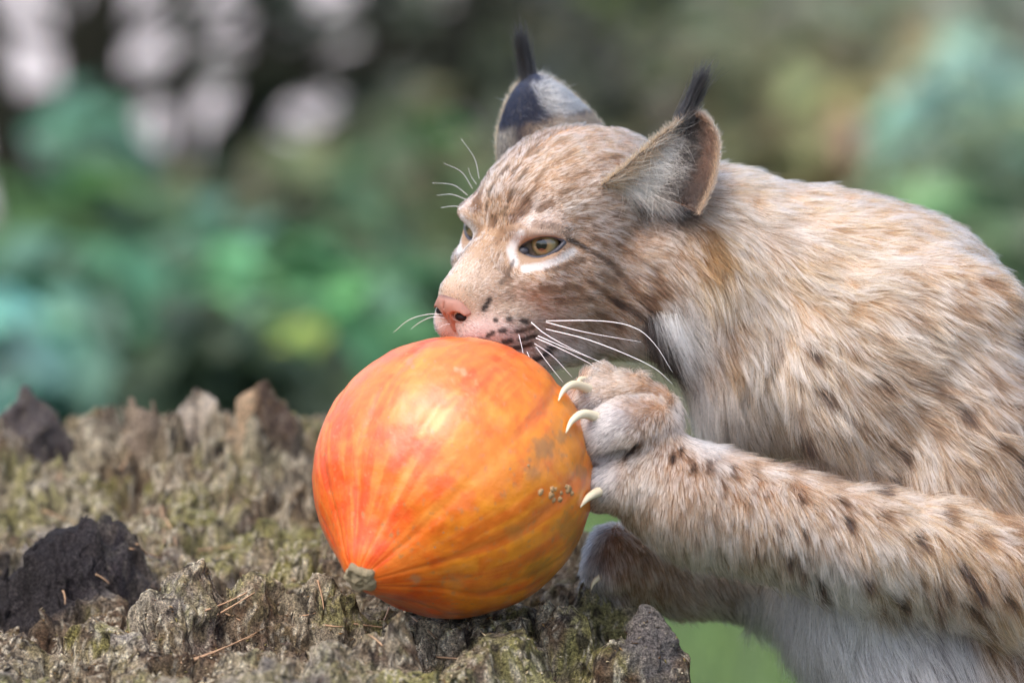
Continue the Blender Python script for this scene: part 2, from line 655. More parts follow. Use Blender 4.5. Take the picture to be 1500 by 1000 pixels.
# grass on the lawn: too many blades to count
nbl = 26000
gx = rng.uniform(-0.5, 2.4, nbl)
gy = rng.uniform(0.35, 3.2, nbl)
gh = rng.uniform(0.02, 0.06, nbl)
ga = rng.uniform(0, 2 * np.pi, nbl)
gb = np.stack([gx, gy, np.zeros(nbl)], 1)
side = np.stack([np.cos(ga), np.sin(ga), np.zeros(nbl)], 1) * 0.0022
lean = rng.normal(0, 0.35, (nbl, 3)) * gh[:, None]
lean[:, 2] = gh
gv = np.stack([gb - side, gb + side, gb + lean], 1).reshape(-1, 3)
gf = np.arange(nbl * 3).reshape(-1, 3)
gpatch = fbm(gb * 2.6 + 5, 3, 15)[:, None]
gcol = lin((112, 146, 84)) * smooth(.3, .7, gpatch) * 1.25 + lin((120, 116, 76)) * (1 - smooth(.3, .7, gpatch))
gc = np.repeat(gcol * rng.uniform(.6, 1.4, nbl)[:, None], 3, axis=0)
tag(mesh_obj('grass', gv, gf, M_LEAF.m, None, False, gc), 'short green grass on the ground behind the stump', 'grass', kind='stuff')

# ------------------------------------------------------------------ pumpkin
PC = Q(664, 699, -12)
PAX = np.array([-132.0, -150.0, -141.0])          # centre -> stem, sculpt frame
PAX /= np.linalg.norm(PAX)
pw = np.cross(PAX, [0, 0, 1.0]); pw /= np.linalg.norm(pw)
pu = np.cross(pw, PAX)
NT, NP = 220, 400
RIBS = 11
th = np.linspace(0.0, np.pi, NT)[:, None]
ph = np.linspace(0, 2 * np.pi, NP, endpoint=False)[None, :]
dirv = (np.cos(th)[..., None] * PAX + np.sin(th)[..., None] * (np.cos(ph)[..., None] * pu + np.sin(ph)[..., None] * pw))
warp = ph + 0.10 * (vnoise(np.stack(np.broadcast_arrays(3 + np.cos(ph), 3 + np.sin(ph), th * 1.5), -1) * 1.7, 3) - 0.5)
rib = np.abs(np.sin(warp * RIBS / 2))             # 0 on the grooves
groove = np.exp(-(rib / 0.34) ** 2)
rad = 207 * (1 + 0.05 * np.exp(-(th / 0.55) ** 2) + 0.17 * np.exp(-(th / 0.25) ** 2) - 0.012 * np.exp(-((th - 0.55) / 0.2) ** 2))
rad = rad - 2.4 * groove * np.sin(th) ** 0.7 - 14 * np.exp(-((np.pi - th) / 0.25) ** 2)
rad = rad * (1 + 0.012 * (fbm(dirv * 2.2, 3, 5) - 0.5) * 2 + 0.006 * (fbm(dirv * 7, 3, 9) - 0.5) * 2)
pv = (PC + dirv * rad[..., None]).reshape(-1, 3)
pf = []
for i in range(NT - 1):
    a = np.arange(NP)
    b = (a + 1) % NP
    pf.append(np.stack([i * NP + a, (i + 1) * NP + a, (i + 1) * NP + b, i * NP + b], 1))
pf = np.vstack(pf)

# rind colour: deep orange, pale streaks along the grooves, an ochre side, corky scuffs
dv = dirv.reshape(-1, 3)
thv = np.broadcast_to(th, (NT, NP)).ravel()
grv = np.exp(-(rib / 0.20) ** 2).ravel() if rib.size == NT * NP else np.broadcast_to(np.exp(-(rib / 0.20) ** 2), (NT, NP)).ravel()
pn1 = fbm(dv * 3.0, 4, 3)
pn2 = fbm(dv * 9.0, 4, 4)
pn3 = fbm(dv * np.array([30, 30, 30.0]), 3, 6)
pc = np.tile(lin((226, 84, 14)), (len(dv), 1))
pc = blend(pc, (232, 104, 22), smooth(.4, .65, pn2))
och = smooth(0.15, 0.75, dv @ (np.array([0.86, -0.42, -0.28])) + 0.5 * (pn1 - 0.5))
pc = blend(pc, (222, 138, 22), och * 0.9)
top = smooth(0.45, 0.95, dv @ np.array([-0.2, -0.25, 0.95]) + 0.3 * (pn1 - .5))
pc = blend(pc, (236, 128, 58), top * 0.55)  # paler upper side: the sky highlight painted into the rind
pc = blend(pc, (244, 146, 62), grv * smooth(.3, .65, pn2) * np.sin(thv) ** 0.5 * 0.6)
strk = fbm(np.stack([np.cos(np.broadcast_to(ph, (NT, NP))).ravel() * 7, np.sin(np.broadcast_to(ph, (NT, NP))).ravel() * 7, thv * 1.1 + 4], 1), 4, 14)
strk2 = fbm(np.stack([np.cos(np.broadcast_to(ph, (NT, NP))).ravel() * 22, np.sin(np.broadcast_to(ph, (NT, NP))).ravel() * 22, thv * 2.4 + 4], 1), 3, 15)
pc = blend(pc, (240, 150, 60), smooth(.54, .72, strk) * smooth(.4, .7, pn1) * 0.55)
pc = blend(pc, (198, 62, 8), smooth(.54, .70, 1 - strk) * 0.5)
pc = blend(pc, (232, 140, 50), smooth(.58, .70, strk2) * 0.35)
pc = blend(pc, (212, 70, 10), smooth(.55, .75, 1 - pn2) * 0.35)
for sx_, sy_, sr_, c_, st_ in [(795, 655, 20, (160, 112, 60), .75), (780, 690, 12, (168, 118, 66), .6), (755, 775, 16, (176, 120, 50), .5), (835, 770, 22, (168, 124, 44), .6),
                               (850, 690, 12, (150, 110, 60), .6), (600, 530, 6, (190, 128, 92), .7), (606, 536, 4, (190, 128, 92), .7), (680, 545, 6, (226, 160, 120), .6), (668, 540, 4, (226, 160, 120), .6), (560, 620, 5, (206, 110, 50), .5), (612, 842, 8, (176, 130, 90), .7), (670, 846, 14, (190, 120, 60), .5),
                               (730, 620, 12, (214, 130, 60), .5), (820, 640, 10, (150, 110, 64), .6), (700, 860, 14, (196, 96, 20), .5), (790, 830, 22, (150, 110, 36), .5), (850, 800, 22, (150, 112, 48), .5)]:
    o_ = Q(sx_, sy_, 0)
    w_ = np.exp(-((pv[:, 0] - o_[0]) ** 2 + (pv[:, 2] - o_[2]) ** 2) / sr_ ** 2) * (pv[:, 1] < PC[1] + 40)
    pc = blend(pc, c_, st_ * smooth(.15, .85, w_ + 1.0 * (pn3 - 0.5)))
m_pk = Mat('pumpkin_rind', 0.36, 0.5)
tpk = m_pk.n('ShaderNodeTexCoord').outputs['Object']
nk1 = m_pk.noise(90, 5, 0.65, tpk)
nk2 = m_pk.noise(600, 3, 0.6, tpk)
cp = m_pk.mix(1.0, m_pk.attr('Col'), m_pk.ramp(nk1.outputs[0], [(0.3, (.88, .82, .78)), (0.55, (1, 1, 1)), (0.75, (1.06, 1.12, 1.2))]), 'MULTIPLY')
vk = m_pk.n('ShaderNodeTexVoronoi', Scale=95.0)
m_pk.link(tpk, vk.inputs['Vector'])
speck = m_pk.ramp(vk.outputs['Distance'], [(0.0, (1, 1, 1)), (0.055, (1, 1, 1)), (0.10, (0, 0, 0))])
gate = m_pk.ramp(m_pk.noise(38, 2, 0.5, tpk).outputs[0], [(0.54, (0, 0, 0)), (0.62, (1, 1, 1))])
m_pk.color(m_pk.mix(m_pk.mix(1.0, speck, gate, 'MULTIPLY'), cp, (.36, .20, .11)))
rk = m_pk.n('ShaderNodeMapRange')
rk.inputs['To Min'].default_value = 0.26
rk.inputs['To Max'].default_value = 0.52
m_pk.link(nk1.outputs[0], rk.inputs['Value'])
m_pk.link(rk.outputs[0], m_pk.b.inputs['Roughness'])
bk = m_pk.n('ShaderNodeMath', operation='MULTIPLY_ADD')
bk.inputs[1].default_value = 0.25
m_pk.link(nk2.outputs[0], bk.inputs[0])
m_pk.link(nk1.outputs[0], bk.inputs[2])
m_pk.bump(bk.outputs[0], 0.22, 0.004)
m_pk.b.inputs['Coat Weight'].default_value = 0.55
m_pk.b.inputs['Coat Roughness'].default_value = 0.25
pumpkin = empty('pumpkin', W(PC - np.array([0, 0, 207.0])))
tag(pumpkin, 'round orange pumpkin lying on the stump with its corky stem end down', 'pumpkin')
child_of(mesh_obj('rind', W(pv), pf, m_pk.m, None, True, np.clip(pc, .004, .85)), pumpkin)
# corky stem scar
ck = Mat('cork', 0.9, 0.2)
nck = ck.noise(420, 4, 0.65)
ck.color(ck.ramp(nck.outputs[0], [(0.3, (.20, .14, .07)), (0.5, (.46, .38, .24)), (0.75, (.68, .60, .42))]))
ck.bump(nck.outputs[0], 0.8, 0.003)
ntk, npk = 16, 40
V_, F_ = [], []
prof = [(0, 262), (6, 261), (10, 257), (14, 259), (18, 259.5), (21.5, 256), (23, 250), (22, 243), (21, 235)]
for i, (r_, z_) in enumerate(prof):
    for j in range(npk):
        a_ = 2 * math.pi * j / npk
        rr_ = r_ * (1 + 0.10 * math.sin(5 * a_ + 1) + 0.05 * math.sin(9 * a_))
        w_ = vnoise(np.array([[r_ * .22 * math.cos(a_) + 9, r_ * .22 * math.sin(a_) + 9, z_ * .1]]), 5)[0] - .5
        V_.append(PC + PAX * (z_ - 4 + 5 * w_) + pu * rr_ * math.cos(a_) * 1.0 + pw * rr_ * math.sin(a_) * 1.2)
for i in range(len(prof) - 1):
    for j in range(npk):
        F_.append((i * npk + j, (i + 1) * npk + j, (i + 1) * npk + (j + 1) % npk, i * npk + (j + 1) % npk))
child_of(mesh_obj('stem', W(np.array(V_)), np.array(F_), ck.m), pumpkin)
# warty scabs on the rind
mw = Mat('scab', 0.85, 0.2)
nw_ = mw.noise(600, 3)
mw.color(mw.ramp(nw_.outputs[0], [(0.35, (.26, .13, .05)), (0.65, (.55, .38, .20))]))


def on_pumpkin(px, py):
    o_ = Q(px, py, 0)
    m_ = np.hypot(pv[:, 0] - o_[0], pv[:, 2] - o_[2]) + 0.02 * pv[:, 1]
    return pv[np.argmin(np.where(pv[:, 1] < PC[1] + 60, m_, 1e9))]


sphv = []
for sx_, sy_, sr_ in [(791, 719, 6.5), (808, 715, 5.0), (806, 722, 5.5), (811, 729, 4.5), (818, 727, 5.5), (820, 719, 4.0), (813, 713, 3.5), (832, 715, 7.0), (837, 719, 4.5), (828, 711, 4), (774, 679, 2.5)]:
    c_ = on_pumpkin(sx_, sy_)
    c_ = PC + (c_ - PC) * (1 - 0.4 * sr_ / 207)
    v0 = []
    for i in range(7):
        for j in range(10):
            t_, p_ = math.pi * i / 6, 2 * math.pi * j / 10
            v0.append((math.sin(t_) * math.cos(p_), math.sin(t_) * math.sin(p_), math.cos(t_)))
    v0 = np.array(v0)
    v0 = v0 * (0.55 + 0.9 * vnoise(v0 * 1.6 + sx_, 2))[:, None] * sr_
    f0 = [(i * 10 + j, (i + 1) * 10 + j, (i + 1) * 10 + (j + 1) % 10, i * 10 + (j + 1) % 10) for i in range(6) for j in range(10)]
    child_of(mesh_obj('scab', W(v0 + c_), np.array(f0), mw.m), pumpkin)


# ------------------------------------------------------------------ stump
SX = np.concatenate([np.arange(-0.88, -0.42, 0.004), np.arange(-0.42, 0.20, 0.0015)])
SY = np.concatenate([np.arange(-0.44, -0.20, 0.004), np.arange(-0.20, 0.10, 0.0014), np.arange(0.10, 0.70, 0.003)])
GX, GY = np.meshgrid(SX, SY, indexing='ij')
g2 = np.stack([GX, GY, np.zeros_like(GX)], -1)
CX, CY = -0.34, 0.13
dx, dy = (GX - CX) / 0.432, (GY - CY) / 0.43
rr = np.sqrt(dx * dx + dy * dy) + 0.10 * (fbm(g2 * 9 + 3, 4, 21) - 0.5)
warp2 = g2 + 0.02 * np.stack([fbm(g2 * 20 + 5, 3, 31) - .5, fbm(g2 * 20 + 9, 3, 33) - .5, 0 * GX], -1)
H = 0.478 + 0.045 * (fbm(warp2 * 13, 4, 1) - 0.5) + 0.055 * np.clip((GY - 0.02) / 0.45, 0, 1.2)
wall = np.maximum(smooth(0.95, 1.10, rr), smooth(0.075, 0.115, GX + 0.03 * (fbm(g2 * 30, 3, 71) - .5)))
H = H * (1 - wall) + (-0.03) * wall
# lumps: photo pixel of the crest, world depth, half width and depth (m), sharpness
LUMPS = [(45, 572, .42, .030, .030, 1.0), (150, 622, .40, .022, .02, 1.0), (205, 590, .40, .020, .02, 1.2), (238, 620, .38, .018, .02, 1.), (285, 566, .42, .028, .02, 1.6), (372, 572, .40, .036, .025, 1.1),
         (405, 612, .39, .022, .02, 1.2), (110, 650, .36, .05, .04, 1.), (300, 650, .34, .06, .04, 1.), (440, 655, .38, .03, .03, 1.), (0, 640, .38, .05, .04, 1.),
         (160, 752, .12, .034, .030, 2.4), (115, 775, .11, .040, .034, 2.2), (60, 805, .10, .036, .03, 1.8), (15, 850, .09, .04, .03, 1.6),
         (285, 832, -.03, .040, .022, 1.8), (225, 868, -.05, .03, .022, 1.6), (378, 838, -.02, .034, .022, 1.6), (470, 846, -.01, .036, .022, 1.4), (430, 858, -.02, .03, .02, 1.4),
         (150, 905, -.07, .045, .025, 1.5), (50, 930, -.09, .06, .03, 1.4), (585, 902, -.125, .015, .012, 1.4), (545, 935, -.13, .03, .015, 1.4),
         (760, 905, -.04, .03, .025, 1.8), (840, 890, -.035, .03, .02, 2.0), (800, 880, -.02, .03, .02, 1.6), (880, 845, .05, .03, .03, 1.6), (860, 800, .12, .04, .04, 1.6),
         (945, 890, -.06, .017, .016, 1.5), (965, 915, -.06, .022, .018, 1.6), (980, 955, -.065, .028, .02, 1.8), (910, 930, -.07, .03, .02, 1.6), (720, 950, -.10, .05, .02, 1.5), (420, 930, -.09, .06, .02, 1.4), (300, 955, -.12, .08, .02, 1.4)]
for lx, ly, wy, wx_, wy_, sh in LUMPS:
    p = at_y(lx, ly, wy)
    e = np.sqrt(((GX - p[0]) / wx_) ** 2 + ((GY - p[1]) / wy_) ** 2)
    e = e * (0.5 + 0.9 * fbm(g2 * 42 + lx, 4, 77))
    b = p[2] - 0.042 * e ** (sh + 0.5) - 0.25 * np.maximum(e - 1.8, 0) ** 2 * 0.05
    if not 900 < lx < 1000:
        b = b - 0.5 * smooth(0.09, 0.125, GX)
    else:
        b = b - 0.5 * smooth(0.128, 0.142, GX)
    k = 0.008
    h_ = np.clip(0.5 + 0.5 * (b - H) / k, 0, 1)
    H = H * (1 - h_) + b * h_ + k * h_ * (1 - h_)
# hollow under the pumpkin, and the dark gap between ridge and spike
pb = W(PC)
e = np.sqrt((GX - pb[0]) ** 2 + (GY - pb[1]) ** 2)
SINK = 1
bowl = pb[2] - np.sqrt(np.maximum(0.1045 ** 2 - np.minimum(e, 0.1045) ** 2, 0)) - 0.0015
e_p = e
bowl2 = pb[2] - np.sqrt(np.maximum(0.1055 ** 2 - np.minimum(e, 0.1055) ** 2, 0)) + 0.0005
H = np.where(e < 0.1045, np.minimum(H, bowl), H)
for lx, ly, wy, wr, dp in [(892, 900, -.03, .017, .06), (500, 905, -.075, .035, .018), (640, 930, -.10, .03, .02), (330, 800, .08, .05, .02), (30, 900, .0, .04, .03)]:
    p = at_y(lx, ly, wy)
    e2 = ((GX - p[0]) ** 2 + (GY - p[1]) ** 2) / wr ** 2
    H = H - dp * np.exp(-e2 * 1.5)
jag = np.exp(-((GY - 0.40 + 0.03 * np.sin(GX * 23)) / 0.03) ** 2) * (1 - wall)
H = H + jag * 0.022 * smooth(.50, .75, fbm(np.stack([GX * 42, GY * 30, 0 * GX], -1), 3, 61))
H = H + (1 - wall) * 0.020 * (fbm(warp2 * 22, 4, 43) - 0.5) - (1 - wall) * 0.018 * smooth(.60, .78, fbm(warp2 * 30 + 4, 3, 47, ridged=True))
crumb = fbm(g2 * 95 + 1, 4, 51, ridged=True) - 0.55
H = H + 0.015 * (fbm(warp2 * 55, 4, 41) - 0.5) + 0.004 * crumb + 0.005 * (fbm(g2 * 190 + 7, 3, 57) - 0.5)
H = np.where(e_p < 0.108, np.minimum(H, bowl2), H)
SV = np.stack([GX, GY, H], -1)
# crumbly relief that also pushes sideways, so that edges overhang a little
n3 = SV * np.array([1, 1, 0.8])
push = np.stack([fbm(n3 * 70 + 13 * i, 3, 91 + i) - 0.5 for i in range(3)], -1)
SV = SV + push * np.array([0.016, 0.016, 0.008])
ni, nj = GX.shape
ii = np.arange(ni * nj).reshape(ni, nj)
SF = np.stack([ii[:-1, :-1], ii[1:, :-1], ii[1:, 1:], ii[:-1, 1:]], -1).reshape(-1, 4)
# weathered wood: grey, olive lichen, brown rot, pale splinters, one charred lump
P3 = SV.reshape(-1, 3)
a1 = fbm(P3 * 22, 4, 5)
a2 = fbm(P3 * 60 + 5, 4, 6)
a3 = fbm(P3 * 160 + 9, 3, 7)
a4 = fbm(P3 * 320 + 3, 2, 8)
col = lin((158, 144, 122)) * np.ones((len(P3), 1))


col = blend(col, (146, 139, 132), smooth(.50, .62, a1))
col = blend(col, (140, 130, 90), smooth(.52, .66, a2) * 0.65)
col = blend(col, (78, 56, 40), smooth(.54, .68, 1 - a2) * 0.75)
col = blend(col, (168, 164, 118), smooth(.56, .68, fbm(P3 * 30 + 40, 3, 12)) * smooth(.4, .6, a3) * 0.8)
col = blend(col, (92, 70, 52), smooth(.50, .60, fbm(P3 * 9 + 60, 3, 18)) * 0.6)
col = blend(col, (190, 180, 158), smooth(.54, .64, fbm(P3 * 14 + 80, 4, 19)) * 0.55)
col = blend(col, (150, 148, 84), smooth(.56, .64, fbm(P3 * 17 + 20, 4, 23)) * 0.6)
col = blend(col, (48, 42, 40), smooth(.56, .66, a3) * 0.85)
col = blend(col, (216, 206, 184), smooth(.62, .74, 1 - a4) * 0.85)
for lx, ly, wy, wr, c in [(130, 775, .115, .06, (48, 46, 54)), (55, 830, .095, .055, (46, 42, 46)), (20, 870, .08, .05, (48, 44, 46)), (55, 590, .41, .035, (78, 72, 78)), (285, 585, .42, .028, (196, 184, 170)), (370, 590, .40, .024, (188, 160, 130)),
                          (405, 620, .39, .02, (82, 66, 60)), (205, 605, .4, .02, (150, 134, 118)), (950, 905, -.06, .03, (112, 108, 108))]:
    p = at_y(lx, ly, wy)
    w = np.exp(-((P3[:, 0] - p[0]) ** 2 + (P3[:, 1] - p[1]) ** 2) / wr ** 2 * 1.2)
    col = blend(col, c, smooth(.25, .6, w + 0.35 * (a2 - 0.5)) * 0.85)
m_st = Mat('weathered_wood', 0.85, 0.25)
ts_ = m_st.n('ShaderNodeTexCoord').outputs['Object']
nf1 = m_st.noise(420, 5, 0.7, ts_)
nf2 = m_st.noise(1100, 3, 0.7, ts_)
cst = m_st.mix(1.0, m_st.attr('Col'), m_st.ramp(nf1.outputs[0], [(0.34, (.22, .20, .19)), (0.5, (.95, .95, .95)), (0.64, (1.75, 1.7, 1.6))]), 'MULTIPLY')
m_st.color(m_st.mix(0.6, cst, m_st.mix(1.0, cst, m_st.ramp(nf2.outputs[0], [(0.38, (.25, .25, .25)), (0.62, (1.8, 1.8, 1.8))]), 'MULTIPLY')))
hs = m_st.n('ShaderNodeMath', operation='ADD')
m_st.link(nf1.outputs[0], hs.inputs[0])
m_st.link(nf2.outputs[0], hs.inputs[1])
m_st.bump(hs.outputs[0], 1.0, 0.006)
stump = empty('tree_stump', (CX, CY, 0))
tag(stump, 'old weathered tree stump with a jagged lichen-covered top carrying the pumpkin', 'stump')
child_of(mesh_obj('wood', P3, SF, m_st.m, None, True, np.clip(col * 1.3, .01, .8)), stump)
from mathutils.bvhtree import BVHTree
STUMP_BVH = BVHTree.FromPolygons([Vector(v) for v in P3[:, :]], SF.tolist())


def on_stump(px, py):
    o = Vector(CAM)
    d = (Vector(W(Q(px, py, 0))) - o).normalized()
    h = STUMP_BVH.ray_cast(o, d)
    return h[0], h[1]

# ------------------------------------------------------------------ lynx
def head_basis(yaw, pitch, roll):
    cy, sy = math.cos(yaw), math.sin(yaw)
    f = np.array([-sy, -cy, 0.0])
    l = np.array([cy, -sy, 0.0])
    u = np.array([0.0, 0.0, 1.0])
    f2 = f * math.cos(pitch) - u * math.sin(pitch)
    u2 = u * math.cos(pitch) + f * math.sin(pitch)
    l3 = l * math.cos(roll) + u2 * math.sin(roll)
    u3 = u2 * math.cos(roll) - l * math.sin(roll)
    return np.stack([f2, l3, u3], 1)


HB = head_basis(math.radians(47.5), math.radians(7.5), math.radians(-11))
HO = Q(745, 350, 120)
HS = 1.04


def hp(f, l, u):
    return HO + HB @ (HS * np.array([f, l, u], float))


def to_head(p):
    """sculpt frame -> head frame (forward, left, up)"""
    return ((np.asarray(p) - HO) @ HB) / HS


def from_head(q):
    return HO + (np.asarray(q) * HS) @ HB.T


EYE = np.array([-14.0, 67.0, 5.0])
EYE_R = 25.0
# local eye frames in head space: gaze axis g, horizontal h, vertical v
def eye_frame(side):
    g = np.array([0.80, 0.58 * side, 0.06])
    g /= np.linalg.norm(g)
    tilt = math.radians(14)
    h = np.array([-g[1], g[0], 0.0])
    h /= np.linalg.norm(h)
    if side < 0:
        h = -h                        # h points to the outer corner
    v = np.cross(g, h)
    if v[2] < 0:
        v = -v
    h2 = h * math.cos(tilt) + v * math.sin(tilt)
    v2 = v * math.cos(tilt) - h * math.sin(tilt)
    return g, h2, v2


ALM_W, ALM_UP, ALM_LO, ALM_OFF = 34.0, 14.0, 16.0, -7.0      # half width, upper and lower height of the eye opening


def almond(h, v):
    """<0 inside the eye opening (approximate distance)"""
    h = h - ALM_OFF
    x = np.clip(h / ALM_W, -1.3, 1.3)
    prof = np.maximum(1 - x * x, 0) ** 0.8
    up = ALM_UP * prof * (1 + 0.15 * x)
    lo = -ALM_LO * prof * (1 - 0.15 * x)
    return np.maximum(np.maximum(v - up, lo - v), np.abs(h) - ALM_W)


def grid(a, b, f0, f1, fine, coarse):
    return np.concatenate([np.arange(a, f0, coarse), np.arange(f0, f1, fine), np.arange(f1, b, coarse)])


FINE = 4.0
sc = Sculpt(grid(-180, 1250, -140, 330, FINE, 9.0), grid(-190, 480, -100, 330, FINE, 9.0), grid(-1420, 330, -360, 290, FINE, 10.0))


def ell(px, py, d, r, k=30, basis=None):
    sc.ellipsoid(Q(px, py, d), r, basis, k)


def con(a, ra, b, rb, k=20, sub=False):
    sc.cone(Q(*a), ra, Q(*b), rb, k, sub)


def hell(c, r, k=12, both=True, sub=False):
    for s in ((1, -1) if both else (1,)):
        sc.ellipsoid(hp(c[0], c[1] * s, c[2]), np.array(r) * HS, HB, k, sub)


def hcon(a, ra, b, rb, k=12, both=True, sub=False):
    for s in ((1, -1) if both else (1,)):
        sc.cone(hp(a[0], a[1] * s, a[2]), ra * HS, hp(b[0], b[1] * s, b[2]), rb * HS, k, sub)


def rot2(deg):
    """basis turned in the picture plane, first axis pointing right-down by deg"""
    a = math.radians(deg)
    return np.array([[math.cos(a), 0, math.sin(a)], [0, 1, 0], [-math.sin(a), 0, math.cos(a)]])


# trunk
ell(1180, 445, 200, (190, 122, 172), 40)
ell(1285, 500, 195, (205, 158, 200), 40)
ell(1395, 640, 190, (212, 168, 232), 50)
ell(1505, 850, 195, (215, 165, 240), 50)
ell(1610, 1060, 200, (205, 160, 220), 50)
ell(1690, 1210, 205, (190, 150, 190), 50)
ell(1300, 830, 185, (165, 130, 200), 50)          # deep white brisket
ell(1400, 1020, 190, (185, 130, 200), 50)
ell(1110, 530, 195, (105, 95, 130), 40)           # throat
# near shoulder and upper arm
ell(1330, 520, 70, (125, 65, 185), 45, rot2(62))
ell(1440, 700, 45, (95, 60, 175), 45)
# neck
ell(1050, 395, 195, (150, 108, 150), 40)
# near foreleg: elbow, forearm, wrist
con((1470, 835, 10), 84, (1270, 795, -10), 72, 30)
con((1270, 795, -10), 72, (1010, 733, -15), 78, 25)
con((1015, 735, -15), 76, (965, 715, -15), 66, 18)
# near paw: four toes folded round the pumpkin
def toe(a, ra, b, rb, c, rc, k=9):
    con(a, ra, b, rb, k)
    con(b, rb, c, rc, 7)
con((1010, 730, -15), 60, (950, 660, -12), 52, 16)
toe((960, 600, 25), 32, (925, 580, 22), 32, (862, 582, 15), 27)      # upper toe
toe((905, 575, 38), 26, (884, 560, 36), 24, (868, 560, 34), 20)      # toe behind, seen on top
toe((948, 622, -22), 40, (915, 628, -38), 42, (884, 640, -36), 38)   # middle toe
toe((948, 700, -22), 42, (915, 708, -34), 40, (888, 712, -30), 35)   # lower toe
con((930, 655, -62), 10, (868, 674, -62), 12, 8, sub=True)           # creases between the toes
con((965, 592, -30), 6, (862, 604, -12), 8, 7, sub=True)
# far foreleg
con((1280, 760, 290), 85, (1180, 850, 300), 68, 30)
con((1180, 850, 300), 66, (1000, 838, 215), 52, 25)
con((1000, 838, 215), 54, (925, 822, 165), 54, 22)
toe((930, 815, 150), 46, (905, 812, 130), 42, (892, 826, 122), 34)
toe((920, 850, 190), 42, (905, 850, 175), 38, (890, 858, 165), 30)
# hind legs and tail
for dd in (70, 330):
    ell(1680, 1290, dd, (150, 78, 185), 45)
    con((1620, 1380, dd), 105, (1545, 1500, dd - 10), 74, 40)
    con((1545, 1500, dd - 10), 70, (1700, 1690, dd), 44, 30)
    con((1700, 1690, dd), 42, (1655, 1830, dd - 5), 40, 20)
    con((1655, 1838, dd - 5), 42, (1560, 1850, dd - 10), 44, 18)
    for t in (-1, 0, 1):
        con((1560, 1850, dd - 10 + t * 26), 27, (1525, 1858, dd - 12 + t * 30), 23, 8)
con((1810, 1190, 205), 48, (1885, 1330, 210), 42, 30)
con((1885, 1330, 210), 42, (1900, 1400, 212), 40, 10)

# head
hell((-140, 0, 34), (155, 122, 113), 20, False)        # cranium
hell((-58, 0, 46), (84, 86, 56), 25, False)            # forehead
hell((-105, 62, -40), (112, 72, 92), 30)               # cheeks
hell((-45, 48, -70), (80, 50, 66), 30)                 # front of the cheeks
hell((-165, 108, -72), (76, 58, 92), 30)                # ruff under the ears
hcon((-20, 0, 2), 50, (86, 0, -66), 31, 25, False)     # bridge of the nose
hcon((0, 26, -45), 46, (76, 15, -88), 30, 22)          # flanks of the muzzle
hell((-8, 56, 28), (44, 40, 20), 26)                   # brow
hell((-8, 62, -44), (40, 40, 26), 24)                  # cheekbone
hell((60, 25, -114), (48, 33, 33), 14)                 # whisker pads
hell((30, 44, -112), (48, 32, 36), 22)
hcon((58, 0, -152), 30, (-20, 24, -150), 44, 16)       # chin
hcon((-20, 24, -146), 42, (-140, 56, -118), 60, 24)    # jaw
for s in (1, -1):                                      # eyes: lids over the ball, then the opening
    g, h, v = eye_frame(s)
    e = EYE * np.array([1, s, 1])
    sc.ellipsoid(from_head(e), (EYE_R + 5) * HS, None, 22)
    ce = from_head(e)
    G, Hh, V = HB @ g, HB @ h, HB @ v

    def carve(p, ce=ce, G=G, Hh=Hh, V=V):
        q = (p - ce) / HS
        a = q @ G
        return np.maximum(almond(q @ Hh, q @ V), 4 - a) * HS
    sc.custom(ce - 60, ce + 60, carve, 3.0, sub=True)
# mouth line
hcon((78, 26, -147), 5, (20, 62, -146), 6, 6, sub=True)

sc.ellipsoid(Q(972, 262, 52), (52, 52, 44), rot2(30), 10, True)      # hollow of the near ear
bv, bf = sc.mesh()
bv = relax(bv, bf, 2, 0.45)
bn = normals(bv, bf)



# ---- coat colour, painted in the animal's own surface coordinates
def shepard(pts, ctrl, vals, power=2.2, eps=300.0):
    out = np.zeros((len(pts), vals.shape[1]))
    for i in range(0, len(pts), 60000):
        p = pts[i:i + 60000]
        d2 = ((p[:, None, :] - ctrl[None]) ** 2).sum(-1) + eps
        w = 1.0 / d2 ** power
        out[i:i + 60000] = (w @ vals) / w.sum(1)[:, None]
    return out


